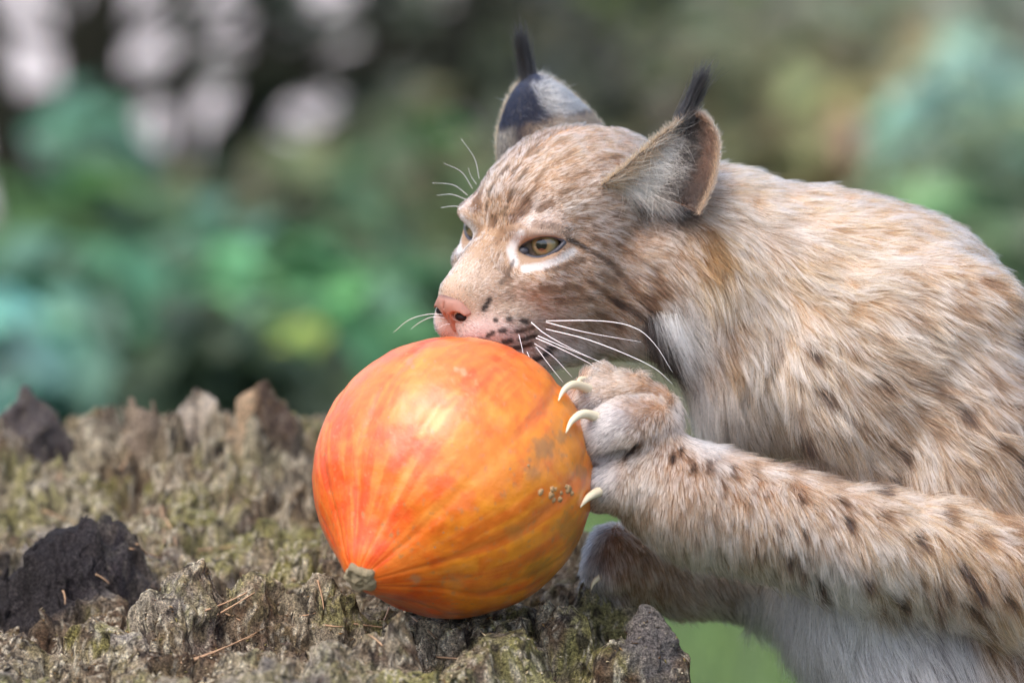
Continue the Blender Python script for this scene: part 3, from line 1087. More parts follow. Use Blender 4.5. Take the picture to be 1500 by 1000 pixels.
COAT = np.array([
    # px, py, r, g, b
    (660, 420, 206, 186, 168), (700, 400, 208, 190, 174), (690, 440, 186, 166, 146), (705, 335, 180, 152, 124),
    (690, 300, 160, 138, 116), (740, 260, 166, 138, 112), (800, 230, 180, 148, 116), (860, 190, 196, 160, 124),
    (930, 200, 198, 160, 122), (870, 270, 172, 140, 112), (850, 310, 164, 138, 114), (900, 330, 150, 122, 100),
    (720, 380, 176, 152, 130), (830, 410, 186, 154, 126), (800, 430, 178, 146, 118), (740, 430, 182, 160, 140),
    (760, 460, 194, 176, 160), (860, 450, 198, 170, 144), (900, 470, 180, 146, 116), (960, 440, 174, 138, 108),
    (940, 380, 172, 142, 116), (990, 400, 180, 152, 128), (1010, 485, 232, 226, 220), (1035, 515, 236, 232, 228),
    (1000, 520, 200, 190, 180), (880, 510, 228, 204, 184), (840, 545, 232, 210, 192), (800, 550, 228, 206, 188),
    (930, 530, 222, 198, 176), (740, 490, 214, 198, 194), (700, 490, 222, 206, 204), (790, 500, 200, 180, 168),
    (800, 325, 190, 172, 160), (960, 310, 120, 104, 92), (1010, 300, 120, 104, 92),
    (1060, 300, 216, 190, 166), (1100, 260, 218, 176, 134), (1200, 280, 218, 176, 136), (1300, 300, 214, 172, 132),
    (1400, 350, 208, 166, 128), (1480, 420, 190, 152, 118), (1150, 350, 208, 182, 160), (1060, 385, 176, 136, 92),
    (1050, 440, 192, 162, 126), (1100, 450, 198, 170, 142), (1200, 420, 206, 176, 144), (1280, 440, 216, 186, 154),
    (1350, 480, 202, 172, 146), (1450, 490, 188, 156, 128), (1200, 530, 202, 174, 146), (1120, 560, 206, 180, 154),
    (1064, 500, 160, 124, 92), (1078, 550, 172, 138, 108), (1050, 548, 164, 132, 106), (1030, 600, 232, 222, 220), (1045, 640, 236, 232, 232), (1075, 620, 210, 190, 172), (1150, 600, 204, 178, 152),
    (1300, 600, 186, 156, 130), (1400, 600, 180, 150, 124), (1480, 600, 176, 144, 118), (1250, 660, 196, 166, 138),
    (1400, 690, 188, 156, 128), (1480, 720, 180, 146, 116),
    (1000, 690, 178, 146, 120), (1100, 710, 190, 152, 122), (1200, 750, 188, 152, 122), (1300, 800, 194, 158, 124),
    (1400, 800, 196, 158, 120), (1480, 820, 178, 136, 98), (1100, 780, 184, 148, 118), (1000, 760, 172, 142, 116),
    (970, 800, 200, 186, 172), (1040, 832, 206, 196, 186), (1110, 838, 190, 170, 148), (1300, 885, 190, 166, 140),
    (900, 560, 200, 182, 164), (960, 575, 190, 158, 130), (885, 625, 196, 190, 192), (965, 640, 160, 132, 110),
    (870, 700, 200, 198, 204), (930, 720, 184, 166, 150), (920, 660, 180, 164, 150), (930, 750, 180, 156, 132),
    (1150, 905, 240, 240, 244), (1200, 960, 236, 236, 242), (1300, 960, 230, 230, 236), (1250, 900, 232, 232, 238),
    (1400, 980, 188, 184, 188), (1480, 950, 164, 128, 96), (1500, 900, 170, 132, 98),
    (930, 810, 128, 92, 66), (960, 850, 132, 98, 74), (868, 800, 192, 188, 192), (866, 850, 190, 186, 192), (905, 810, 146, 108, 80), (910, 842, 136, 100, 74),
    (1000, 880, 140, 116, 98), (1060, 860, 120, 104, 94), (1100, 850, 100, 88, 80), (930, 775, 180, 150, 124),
    (1600, 600, 190, 152, 118), (1700, 900, 186, 150, 118), (1500, 1150, 210, 208, 212), (1700, 1300, 184, 148, 116),
    (1600, 1500, 186, 150, 118), (1700, 1700, 176, 142, 112), (1560, 1850, 190, 168, 148), (1900, 1400, 30, 26, 24),
    (1860, 1250, 182, 146, 112)], float)
_c = lin(COAT[:, 2:])
_sat = smooth(0.02, 0.12, (_c.max(1) - _c.min(1)))[:, None]
COAT_LIN = _c * (1 + _sat * (np.array([1.03, 0.95, 0.89]) - 1))
FLOW = np.array([
    (650, 440, .5, -.8), (690, 380, .4, -.9), (720, 320, .45, -.9), (690, 290, .3, -.95), (760, 250, .7, -.7), (830, 200, .9, -.4),
    (900, 190, 1, -.05), (740, 440, .9, -.3), (700, 490, .9, .2), (760, 500, .9, .35), (780, 420, 1, 0), (850, 400, .95, .3),
    (800, 325, .85, -.5), (870, 330, .95, .25), (840, 280, .9, -.4), (900, 300, .95, .1), (950, 350, .9, .45), (900, 450, .85, .5),
    (960, 430, .75, .65), (1000, 480, .6, .8), (1000, 380, .7, .7), (850, 520, .9, .35), (930, 520, .8, .6), (745, 365, -.3, .95),
    (790, 385, .8, .6), (1060, 280, .9, .45), (1120, 260, 1, .25), (1250, 290, 1, .2), (1400, 360, .85, .5), (1060, 380, .5, .85),
    (1050, 450, .3, .95), (1100, 450, .55, .85), (1100, 550, .3, .95), (1040, 600, .2, 1), (1200, 400, .8, .6), (1300, 400, .9, .45),
    (1200, 520, .75, .65), (1300, 550, .85, .5), (1150, 620, .4, .9), (1250, 650, .7, .7), (1400, 600, .8, .6), (1480, 500, .7, .7),
    (1450, 700, .6, .8), (1000, 700, .1, .98), (1100, 720, .15, .98), (1200, 760, .35, .93), (1300, 800, .5, .85), (1400, 790, .6, .8),
    (1450, 860, .5, .85), (950, 580, -.7, .3), (900, 560, -.9, .1), (900, 620, -.8, .5), (960, 620, -.2, .4), (885, 710, -.6, .8),
    (930, 720, -.1, .9), (1150, 900, .25, .97), (1250, 950, .3, .95), (1350, 900, .4, .9), (930, 820, .2, .9), (1040, 860, .5, .8),
    (1600, 900, .5, .85), (1650, 1300, .2, .98), (1600, 1600, .2, .98), (1560, 1850, -.9, .3)], float)
LEN = np.array([
    (650, 440, 6), (690, 390, 8), (705, 335, 11), (690, 300, 13), (760, 260, 16), (860, 190, 20), (940, 200, 20), (740, 440, 10),
    (700, 490, 7), (975, 265, 9), (760, 500, 9), (800, 430, 15), (850, 400, 18), (800, 325, 11), (760, 330, 10), (800, 385, 12), (880, 320, 20),
    (900, 450, 24), (960, 430, 32), (1010, 480, 62), (1030, 520, 66), (990, 530, 52), (980, 380, 28), (850, 530, 20), (930, 520, 34),
    (1060, 280, 40), (1120, 260, 42), (1250, 290, 40), (1400, 360, 42), (1060, 400, 50), (1100, 500, 56), (1040, 600, 62),
    (1200, 400, 52), (1300, 500, 56), (1250, 620, 56), (1450, 600, 54), (1150, 640, 50), (1000, 700, 26), (1100, 730, 30), (1200, 770, 34),
    (1300, 800, 42), (1420, 800, 50), (1050, 820, 44), (1300, 880, 50), (950, 580, 14), (900, 560, 12), (900, 620, 12), (960, 640, 16), (885, 710, 14),
    (935, 730, 20), (1150, 900, 80), (1250, 960, 90), (1400, 980, 80), (930, 820, 24), (1050, 860, 30), (1600, 900, 55), (1650, 1300, 55),
    (1600, 1600, 35), (1560, 1850, 16), (1880, 1350, 50)], float)
DK, BR, OC, WH, BK = (58, 44, 38), (112, 78, 54), (150, 108, 66), (236, 230, 228), (26, 22, 22)
# strokes: points, width, colour, strength
MARKS = [
    ([(834, 350), (856, 361)], 4.5, BK, .85), ([(856, 361), (888, 379)], 4, DK, .75), ([(888, 379), (918, 408)], 5, DK, .6), ([(796, 418), (820, 404), (846, 397)], 9, BR, .75),
    ([(862, 408), (885, 426), (915, 450)], 5, BR, .7), ([(906, 440), (925, 450), (942, 466)], 6, DK, .8),
    ([(956, 440), (970, 465), (982, 492)], 11, BR, .85), ([(966, 408), (978, 428)], 12, BR, .7), ([(976, 508), (990, 528)], 10, BK, .85),
    ([(906, 473), (914, 476)], 4, DK, .8), ([(1050, 355), (1062, 385), (1058, 410)], 13, OC, .7), ([(820, 440), (860, 438)], 6, BR, .45),
    ([(850, 425), (872, 440)], 5, BR, .5), ([(752, 318), (768, 306), (772, 296)], 9, BR, .85), ([(790, 306), (808, 296)], 6, BR, .8),
    ([(776, 330), (784, 300), (788, 285)], 4.5, (226, 214, 206), .4), ([(754, 384), (748, 366), (756, 350), (763, 342)], 6.6, WH, .85),
    ([(768, 393), (792, 390), (816, 382), (840, 368)], 6.0, WH, .85), ([(800, 396), (835, 388), (856, 378)], 3.5, DK, .6),
    ([(752, 382), (742, 404), (734, 414)], 3.5, DK, .7), ([(784, 328), (812, 330), (832, 340)], 6, (150, 126, 110), .8),
    ([(717, 438), (708, 453)], 4.0, BK, .95), ([(725, 468), (727, 469)], 3.6, BK, .9), ([(745, 467), (748, 468)], 4.2, BK, .9), ([(765, 469), (772, 471)], 4.2, BK, .9),
    ([(714, 492), (722, 487)], 3.4, DK, .9), ([(732, 485), (739, 484)], 3.4, BK, .9), ([(755, 485), (766, 484)], 3.2, DK, .9), ([(768, 482), (782, 479)], 3, BR, .9),
    ([(738, 501), (748, 499)], 4, DK, .9), ([(762, 498), (785, 491)], 3, DK, .9), ([(752, 510), (778, 504)], 3.5, DK, .9),
    ([(704, 498), (724, 506), (750, 520), (775, 531), (796, 522), (812, 508)], 4.5, BK, .95),
    ([(714, 308), (717, 296)], 3, DK, .6), ([(728, 276), (735, 262)], 3, DK, .6), ([(700, 300), (703, 288)], 3, DK, .6), ([(745, 292), (752, 276)], 3.4, DK, .6),
    ([(722, 330), (726, 316)], 3.4, BR, .7), ([(760, 262), (772, 246)], 3, DK, .55), ([(708, 276), (713, 264)], 3, DK, .5), ([(786, 262), (800, 246)], 3, BR, .5),
    ([(738, 312), (742, 302)], 3, DK, .5), ([(812, 238), (840, 222)], 4, BR, .35), ([(836, 262), (862, 250)], 4, BR, .35), ([(700, 345), (706, 330)], 5, BR, .35),
    ([(948, 296), (978, 306), (1008, 318)], 15, (48, 42, 40), .85), ([(1016, 300), (1010, 330)], 10, (90, 78, 68), .5),
    ([(1152, 520), (1138, 545), (1124, 572)], 5, DK, .75), ([(1080, 540), (1088, 560)], 9, OC, .5), ([(1098, 474), (1104, 490)], 5, BR, .4),
    ([(1000, 455), (1012, 462)], 6, (110, 96, 90), .5), ([(808, 424), (832, 418), (850, 420)], 5, BR, .6), ([(880, 400), (905, 412)], 5, BR, .4),
    ([(930, 420), (948, 440)], 7, BR, .55), ([(905, 356), (930, 372)], 5, BR, .4), ([(868, 346), (890, 352)], 4, BR, .45), ([(845, 322), (872, 318)], 4, BR, .4),
    ([(775, 285), (792, 268)], 4, BR, .5), ([(752, 250), (764, 236)], 3, DK, .5), ([(776, 226), (796, 212)], 3.5, BR, .5), ([(812, 210), (836, 198)], 3.5, BR, .4),
    ([(820, 282), (846, 272)], 4, BR, .45), ([(880, 232), (908, 226)], 4, BR, .3), ([(720, 300), (724, 286)], 3, DK, .55), ([(690, 320), (695, 306)], 3, DK, .5),
    ([(738, 392), (746, 410)], 5, BR, .45), ([(728, 352), (736, 338)], 6, BR, .45), ([(940, 486), (962, 502)], 6, BR, .5), ([(880, 460), (896, 470)], 5, BR, .45)]
SPOTS_CREASES = [  # px, py, radius along, across, strength
    (1200, 524, 11, 7, .75), (1220, 586, 13, 9, .8), (1168, 488, 8, 5, .4), (1260, 526, 12, 8, .4), (1296, 496, 12, 8, .45), (1304, 568, 14, 9, .55),
    (1356, 472, 14, 9, .5), (1384, 572, 15, 10, .55), (1420, 460, 14, 8, .4), (1462, 420, 18, 7, .4), (1340, 408, 12, 7, .25), (1250, 450, 9, 6, .3),
    (1176, 736, 9, 7, .85), (1242, 768, 14, 8, .95), (1176, 782, 10, 6, .85), (1348, 796, 15, 8, .95), (1196, 648, 14, 9, .75), (1266, 622, 12, 8, .6),
    (1308, 646, 12, 8, .6), (1334, 668, 12, 8, .7), (1420, 612, 14, 10, .75), (1324, 704, 15, 7, .8), (1294, 724, 14, 6, .7), (1156, 820, 10, 8, .8),  # narrowest one: shade of the crease above the forearm, painted in
    (1112, 812, 9, 7, .7), (1176, 836, 9, 6, .7), (1208, 856, 10, 6, .7), (1272, 854, 13, 8, .95), (1324, 876, 14, 8, .95), (1294, 886, 11, 6, .9),
    (1376, 890, 14, 8, .95), (1386, 866, 12, 7, .9), (1416, 842, 12, 9, .8), (1436, 868, 12, 8, .8), (1384, 914, 10, 5, .85), (1428, 890, 10, 8, .7),
    (1452, 912, 14, 5, .8), (1480, 880, 13, 9, .7), (1464, 952, 12, 8, .6), (984, 672, 11, 5, .7), (996, 664, 9, 4, .6), (1014, 686, 11, 5, .6), (1038, 688, 10, 5, .55),
    (1072, 694, 11, 5, .6), (1108, 692, 9, 5, .65), (1128, 682, 8, 4, .6), (1172, 694, 10, 7, .65), (1220, 704, 9, 6, .6), (1060, 720, 8, 5, .5), (1092, 744, 9, 6, .5),
    (1048, 748, 8, 5, .45), (1120, 730, 8, 5, .5), (1236, 740, 9, 6, .6), (1010, 740, 8, 5, .4), (1300, 760, 12, 7, .6), (1392, 760, 13, 8, .6), (1440, 790, 13, 8, .55),
    (1020, 790, 9, 6, .4), (1290, 690, 10, 6, .4), (1250, 690, 9, 6, .5), (1380, 640, 11, 8, .45), (1460, 560, 13, 8, .5), (1480, 660, 13, 8, .5), (1440, 720, 13, 8, .5),
    (1170, 560, 9, 6, .5), (1110, 600, 9, 6, .4), (1080, 510, 8, 6, .35), (1140, 450, 8, 5, .3), (1180, 610, 10, 7, .5), (1350, 540, 12, 8, .4), (1230, 380, 10, 6, .2),
    (930, 652, 10, 6, .85), (920, 668, 12, 4, .8), (1330, 620, 10, 7, .4), (1490, 780, 12, 8, .5), (1350, 850, 9, 6, .6), (1240, 830, 8, 5, .45), (1140, 770, 7, 5, .5)]  # first two: shade in the crease between the toes, painted as coat
_r = np.random.default_rng(5)
for _ in range(260):          # the flank and haunch behind the frame
    x_, y_ = _r.uniform(1500, 1850), _r.uniform(440, 1650)
    SPOTS_CREASES.append((x_, y_, _r.uniform(9, 16), _r.uniform(6, 10), _r.uniform(.4, .8)))


def to_px(p):
    return np.stack([p[:, 0] + 750, 500 - p[:, 2]], 1)


def head_weight(p):
    q = to_head(p)
    m = (q[:, 0] > -235) & (np.abs(q[:, 1]) < 190)
    return m & (q[:, 2] > -215) & (q[:, 2] < 190)


def coat_px(p):
    """place on the near side that a surface point belongs to (the head's far side is mirrored)"""
    q = to_head(p)
    far = head_weight(p) & (q[:, 1] < 0)
    q2 = q.copy()
    q2[:, 1] = np.abs(q2[:, 1])
    pm = np.where(far[:, None], from_head(q2), p)
    return to_px(pm), far


def paint(px, jitter=2.0, rg=rng):
    px = px + rg.normal(0, jitter, px.shape) * np.where(px[:, :1] < 1010, 0.35, 1.0)
    col = shepard(px, COAT[:, :2], COAT_LIN)
    white = np.zeros(len(px))
    for pts, w, c, st in MARKS:
        pts = np.asarray(pts, float)
        m = (px[:, 0] > pts[:, 0].min() - 4 * w) & (px[:, 0] < pts[:, 0].max() + 4 * w) & (px[:, 1] > pts[:, 1].min() - 4 * w) & (px[:, 1] < pts[:, 1].max() + 4 * w)
        i = np.nonzero(m)[0]
        if not len(i):
            continue
        q = px[i]
        best = np.full(len(q), 1e9)
        for a, b in zip(pts[:-1], pts[1:]):
            ab = b - a
            t = np.clip(((q - a) @ ab) / (ab @ ab), 0, 1)
            best = np.minimum(best, np.linalg.norm(q - a - t[:, None] * ab, axis=1))
        k = (st * smooth(1.35, 0.55, best / w))[:, None]
        col[i] = col[i] * (1 - k) + lin(c) * k
        if c == WH:
            white[i] = np.maximum(white[i], k[:, 0])
        else:
            white[i] = np.minimum(white[i], 1 - k[:, 0]) - 1.2 * k[:, 0]
    fl = shepard(px, FLOW[:, :2], FLOW[:, 2:])
    fl /= np.linalg.norm(fl, axis=1)[:, None] + 1e-9
    for sx, sy, ra, rb, st in SPOTS_CREASES:
        m = (np.abs(px[:, 0] - sx) < 30) & (np.abs(px[:, 1] - sy) < 30)
        i = np.nonzero(m)[0]
        if not len(i):
            continue
        q = px[i] - (sx, sy)
        f = fl[i].mean(0)
        f /= np.linalg.norm(f) + 1e-9
        u = (q @ f) / ra
        v = (q @ np.array([-f[1], f[0]])) / rb
        e = np.sqrt(u * u + v * v)
        st = min(1.0, st * 1.45)
        k = (st * smooth(1.5, 0.6, e))[:, None]
        inner = smooth(1.1, 0.4, e)[:, None]
        cc = lin(BR) * (1 - inner * st) + lin((44, 34, 32)) * inner * st
        col[i] = col[i] * (1 - k) + cc * k
        white[i] = white[i] - 1.3 * k[:, 0]
    return np.clip(col, 0.004, 0.9), white, fl


def sample_mesh(v, f, density, rg=rng):
    """random roots on a quad mesh; density per face = strands per square pixel"""
    tri = np.vstack([f[:, [0, 1, 2]], f[:, [0, 2, 3]]])
    dens = np.concatenate([density, density])
    area = 0.5 * np.linalg.norm(np.cross(v[tri[:, 1]] - v[tri[:, 0]], v[tri[:, 2]] - v[tri[:, 0]]), axis=1)
    ex = area * dens
    n = np.floor(ex + rg.random(len(ex))).astype(int)
    t = np.repeat(np.arange(len(tri)), n)
    a, b = rg.random(len(t)), rg.random(len(t))
    m = a + b > 1
    a[m], b[m] = 1 - a[m], 1 - b[m]
    w = np.stack([1 - a - b, a, b], 1)
    return tri[t], w


def fur_object(name, root, nrm, tan, length, lift, c_root, c_tip, radius, parent, mat, droop=0.25, npt=6, rg=rng, wav=0.10, tipw=0.15, straight=False, clump=None, cl_amt=0.6):
    """hair curves: each strand leaves the skin between normal and flow direction and bends down onto the flow"""
    n = len(root)
    tan0 = tan
    tan = tan - (tan * nrm).sum(1)[:, None] * nrm
    tan /= np.linalg.norm(tan, axis=1)[:, None] + 1e-9
    d0 = nrm * lift[:, None] + tan * np.sqrt(np.maximum(1 - lift ** 2, 0))[:, None]
    l2 = lift * 0.25
    d1 = nrm * l2[:, None] + tan
    d1 /= np.linalg.norm(d1, axis=1)[:, None]
    d1 = d1 + rg.normal(0, wav, (n, 3))
    if straight:
        d0, d1 = nrm, tan0 / (np.linalg.norm(tan0, axis=1)[:, None] + 1e-9)
    t = np.linspace(0, 1, npt)[None, :, None]
    P = root[:, None] - nrm[:, None] * 1.0 + length[:, None, None] * (d0[:, None] * (t - 0.5 * t * t) + d1[:, None] * 0.5 * t * t)
    P[:, :, 2] -= (droop * length[:, None] * t[..., 0] ** 2) * 0.25
    if clump is not None:
        k = (cl_amt * t ** 1.4) * rg.uniform(0.55, 1.1, n)[:, None, None]
        P = P * (1 - k) + P[clump] * k
    Pw = W(P.reshape(-1, 3))
    cv = bpy.data.hair_curves.new(name)
    cv.add_curves([npt] * n)
    cv.position_data.foreach_set('vector', Pw.astype(np.float32).ravel())
    ra = cv.attributes.get('radius') or cv.attributes.new('radius', 'FLOAT', 'POINT')
    prof = np.clip(1.15 - t[0, :, 0] ** 1.3 * (1.15 - tipw), 0.05, 1)
    ra.data.foreach_set('value', (radius[:, None] * S * prof[None]).astype(np.float32).ravel())
    at = cv.attributes.new('fur_color', 'FLOAT_COLOR', 'POINT')
    tt = t ** 0.8
    cc = np.ones((n, npt, 4), np.float32)
    cc[..., :3] = c_root[:, None] * (1 - tt) + c_tip[:, None] * tt
    at.data.foreach_set('color', cc.ravel())
    cv.materials.append(mat)
    o = bpy.data.objects.new(name, cv)
    C.objects.link(o)
    child_of(o, parent)
    return o


def fur_material(name):
    m = bpy.data.materials.new(name)
    m.use_nodes = True
    t = m.node_tree
    t.nodes.remove(t.nodes['Principled BSDF'])
    h = t.nodes.new('ShaderNodeBsdfHairPrincipled')
    h.model = 'CHIANG'
    h.parametrization = 'COLOR'
    h.inputs['Roughness'].default_value = 0.42
    h.inputs['Radial Roughness'].default_value = 0.6
    h.inputs['Random Roughness'].default_value = 0.2
    a = t.nodes.new('ShaderNodeAttribute')
    a.attribute_name = 'fur_color'
    t.links.new(a.outputs['Color'], h.inputs['Color'])
    t.links.new(h.outputs[0], t.nodes['Material Output'].inputs['Surface'])
    return m


lynx = empty('lynx', W(Q(1600, 1880, 190)))
tag(lynx, 'spotted tan lynx with black ear tufts, reared up with one paw on the pumpkin', 'lynx')
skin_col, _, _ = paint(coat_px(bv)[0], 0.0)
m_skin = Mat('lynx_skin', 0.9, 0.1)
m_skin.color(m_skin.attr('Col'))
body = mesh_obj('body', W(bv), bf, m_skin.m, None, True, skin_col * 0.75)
child_of(body, lynx)
M_FUR = fur_material('lynx_fur')

# ---- coat
fc = bv[bf].mean(1)
fn = np.cross(bv[bf[:, 2]] - bv[bf[:, 0]], bv[bf[:, 3]] - bv[bf[:, 1]])
fn /= np.linalg.norm(fn, axis=1)[:, None] + 1e-9
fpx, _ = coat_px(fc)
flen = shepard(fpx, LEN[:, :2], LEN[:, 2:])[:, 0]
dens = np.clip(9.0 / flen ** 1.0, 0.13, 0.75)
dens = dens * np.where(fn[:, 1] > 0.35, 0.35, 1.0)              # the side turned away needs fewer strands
dens = dens * np.where((fc[:, 0] > 790) | (fc[:, 2] < -540), 0.3, 1.0)
tri, w3 = sample_mesh(bv, bf, dens)
root = (bv[tri] * w3[..., None]).sum(1)
nrm = (bn[tri] * w3[..., None]).sum(1)
nrm /= np.linalg.norm(nrm, axis=1)[:, None] + 1e-9
# none on the eyes, lips' wet edge and nose leather
qh = to_head(root)
keep = np.ones(len(root), bool)
eye_dir = np.zeros((len(root), 3))
eye_near = np.zeros(len(root))
for s_ in (1, -1):
    g, h, v = eye_frame(s_)
    e = qh - EYE * np.array([1, s_, 1])
    al = almond(e @ h, e @ v)
    near = np.linalg.norm(e, axis=1) < 75
    keep &= ~(near & (al < 3.5) & (e @ g > 0))
    wgt = near * smooth(22, 4, al)
    out = (e @ h)[:, None] * h * 0.6 + (e @ v)[:, None] * v
    out /= np.linalg.norm(out, axis=1)[:, None] + 1e-9
    eye_dir += wgt[:, None] * (out @ HB.T)
    eye_near = np.maximum(eye_near, wgt)
nz = (qh - np.array([108, 0, -90])) / np.array([20, 30, 19])
keep &= np.linalg.norm(nz, axis=1) > 1
root, nrm, eye_dir, eye_near = root[keep], nrm[keep], eye_dir[keep], eye_near[keep]
px, far = coat_px(root)
fl = shepard(px, FLOW[:, :2], FLOW[:, 2:])
fl /= np.linalg.norm(fl, axis=1)[:, None] + 1e-9
L = shepard(px, LEN[:, :2], LEN[:, 2:])[:, 0]
n = len(root)
tan = np.stack([fl[:, 0], np.full(n, 0.12), -fl[:, 1]], 1)
if far.any():                                                    # mirror the flow on the far side of the head
    th_ = (tan[far] @ HB)
    th_[:, 1] *= -1
    tan[far] = th_ @ HB.T
# locks: the flow wanders in patches about as wide as a tuft
lk = np.stack([fbm(root / 34.0, 2, 40 + i) - 0.5 for i in range(3)], 1) * 2
lk2 = np.stack([vnoise(root / 11.0, 60 + i) - 0.5 for i in range(3)], 1) * 2
amp = np.clip(L / 50, 0.25, 1.1)[:, None]
tan = tan / np.linalg.norm(tan, axis=1)[:, None] + amp * (0.42 * lk + 0.34 * lk2)
tan = tan * (1 - eye_near)[:, None] + eye_dir * 1.5
lift = np.clip(shepard(px, np.array([(900., 620.), (930., 820.), (700., 420.), (860., 400.), (1010., 480.), (1200., 450.), (1150., 750.), (1250., 950.), (980., 700.)]),
                       np.array([[.75], [.6], [.3], [.32], [.45], [.36], [.5], [.4], [.6]]))[:, 0]
               + 0.16 * lk[:, 0] + rng.normal(0, 0.08, n), 0.08, 0.92)
Lc = L.copy()
L = L * np.clip(rng.normal(1, 0.18, n), 0.45, 1.5) * (1 - 0.55 * eye_near) * (0.9 + 0.3 * (lk2[:, 1]))
L = np.maximum(L, 3)
# tufts: every strand leans to the tip of a leader nearby
dens_s = np.clip(9.0 / Lc ** 1.0, 0.13, 0.75)
gap = np.clip(Lc * 0.15, 3.0, 7.0)
lead = np.nonzero(rng.random(n) < 1.0 / (dens_s * gap ** 2))[0]
kd = mathutils.kdtree.KDTree(len(lead))
for i_, j_ in enumerate(lead):
    kd.insert(root[j_], i_)
kd.balance()
clump = np.fromiter((lead[kd.find(r_)[1]] for r_ in root), np.int64, n)
tv_ = tan - (tan * nrm).sum(1)[:, None] * nrm
tv_ /= np.linalg.norm(tv_, axis=1)[:, None] + 1e-9
tipp = root + tv_ * (L * 0.62)[:, None]
tipp = tipp * 0.5 + tipp[clump] * 0.5
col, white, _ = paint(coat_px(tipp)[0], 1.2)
# agouti hairs: dark-based with pale tips, some wholly pale, some ginger; neighbours in a tuft are alike
pale = np.clip(0.42 + 0.30 * (fbm(root / 60.0, 3, 80) - 0.5) * 2 + white, 0, 1)
u = rng.random(n)
u = np.where(rng.random(n) < 0.7, u[clump], u)
isw = (u < pale)[:, None]
shade = rng.uniform(np.where(head_weight(root), 0.10, 0.22), 1.0)
shade = np.where(rng.random(n) < 0.6, shade[clump], shade)[:, None]
tipc = np.where(isw, col * 0.3 + lin((240, 230, 226)) * 0.64, col * shade)
rootc = np.where(isw, col * 0.5, col * shade * 0.5 * np.array([1.0, 0.90, 0.82]))
rootc = np.where((white > 0.3)[:, None], col * 0.8, rootc)
radius = np.clip(0.27 + L * 0.004, 0.27, 0.46) * rng.uniform(0.75, 1.25, n) * np.where(isw[:, 0], 1.25, 1.0)
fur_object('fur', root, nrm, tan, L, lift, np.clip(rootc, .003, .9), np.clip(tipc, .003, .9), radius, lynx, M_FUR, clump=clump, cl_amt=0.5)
# long ruff hanging from the cheek
near_ = (root[:, 1] < 175) & head_weight(root)
rp = to_px(root)
poly_c = np.array([(968, 470), (985, 490), (1000, 470), (1012, 450), (975, 500), (1018, 480)], float)
dmin = np.min(np.linalg.norm(rp[:, None] - poly_c[None], axis=2), axis=1)
ok = np.nonzero(near_ & (dmin < 26) & (nrm[:, 1] < 0.1))[0]
ok = rng.choice(ok, min(len(ok), 4200), replace=False)
rr_, rn_ = root[ok], nrm[ok]
m = len(ok)
d_ = np.stack([0.42 + 0.25 * (vnoise(rr_ / 9, 3) - .5) + 0.004 * (rp[ok, 0] - 985), np.full(m, -0.10), -0.9 + 0 * rr_[:, 0]], 1) + rng.normal(0, .07, (m, 3))
bk_ = smooth(990, 972, rp[ok, 0] + 0.5 * (rp[ok, 1] - 490) * -1 + rng.normal(0, 5, m))
cw = lin((250, 248, 246)) * rng.uniform(.8, 1.0, m)[:, None]
cw = cw * (1 - bk_[:, None]) + lin((36, 30, 28)) * bk_[:, None]
fur_object('cheek_ruff', rr_, rn_, d_, rng.uniform(44, 84, m), np.clip(rng.normal(.62, .1, m), .1, .9), np.clip(cw * 0.7, .003, .9), np.clip(cw, .003, .9),
           np.full(m, 0.42), lynx, M_FUR, wav=0.09)

# ---- eyes
def eye_material():
    """slit of shine comes from the coat; iris and pupil lie around the gaze axis (object +Z)"""
    m = Mat('lynx_eye', 0.12, 0.5)
    tc = m.n('ShaderNodeTexCoord')
    sp = m.n('ShaderNodeSeparateXYZ')
    m.link(tc.outputs['Object'], sp.inputs[0])
    cmb = m.n('ShaderNodeCombineXYZ')
    m.link(sp.outputs[0], cmb.inputs[0])
    m.link(sp.outputs[1], cmb.inputs[1])
    ln = m.n('ShaderNodeVectorMath', operation='LENGTH')
    m.link(cmb.outputs[0], ln.inputs[0])
    dv = m.n('ShaderNodeMath', operation='DIVIDE')
    dv.inputs[1].default_value = EYE_R * HS * S
    m.link(ln.outputs['Value'], dv.inputs[0])
    nz = m.noise(900, 3)
    ad = m.n('ShaderNodeMath', operation='MULTIPLY_ADD')
    ad.inputs[1].default_value = 0.10
    m.link(nz.outputs[0], ad.inputs[0])
    m.link(dv.outputs[0], ad.inputs[2])
    r = m.ramp(ad.outputs[0], [(0.0, (.002, .002, .003)), (0.36, (.002, .002, .003)), (0.40, (.16, .10, .045)), (0.52, (.24, .17, .075)),
                               (0.74, (.22, .19, .095)), (0.86, (.16, .11, .05)), (0.905, (.006, .004, .004)), (1.0, (.02, .014, .012))])
    m.color(r)
    m.b.inputs['Coat Weight'].default_value = 1.0
    m.b.inputs['Coat Roughness'].default_value = 0.03
    return m.m


def uv_sphere(nu=40, nv=24):
    v, f = [], []
    for i in range(nv + 1):
        t = math.pi * i / nv
        for j in range(nu):
            p = 2 * math.pi * j / nu
            v.append((math.sin(t) * math.cos(p), math.sin(t) * math.sin(p), math.cos(t)))
    for i in range(nv):
        for j in range(nu):
            f.append((i * nu + j, (i + 1) * nu + j, (i + 1) * nu + (j + 1) % nu, i * nu + (j + 1) % nu))
    return np.array(v), np.array(f)


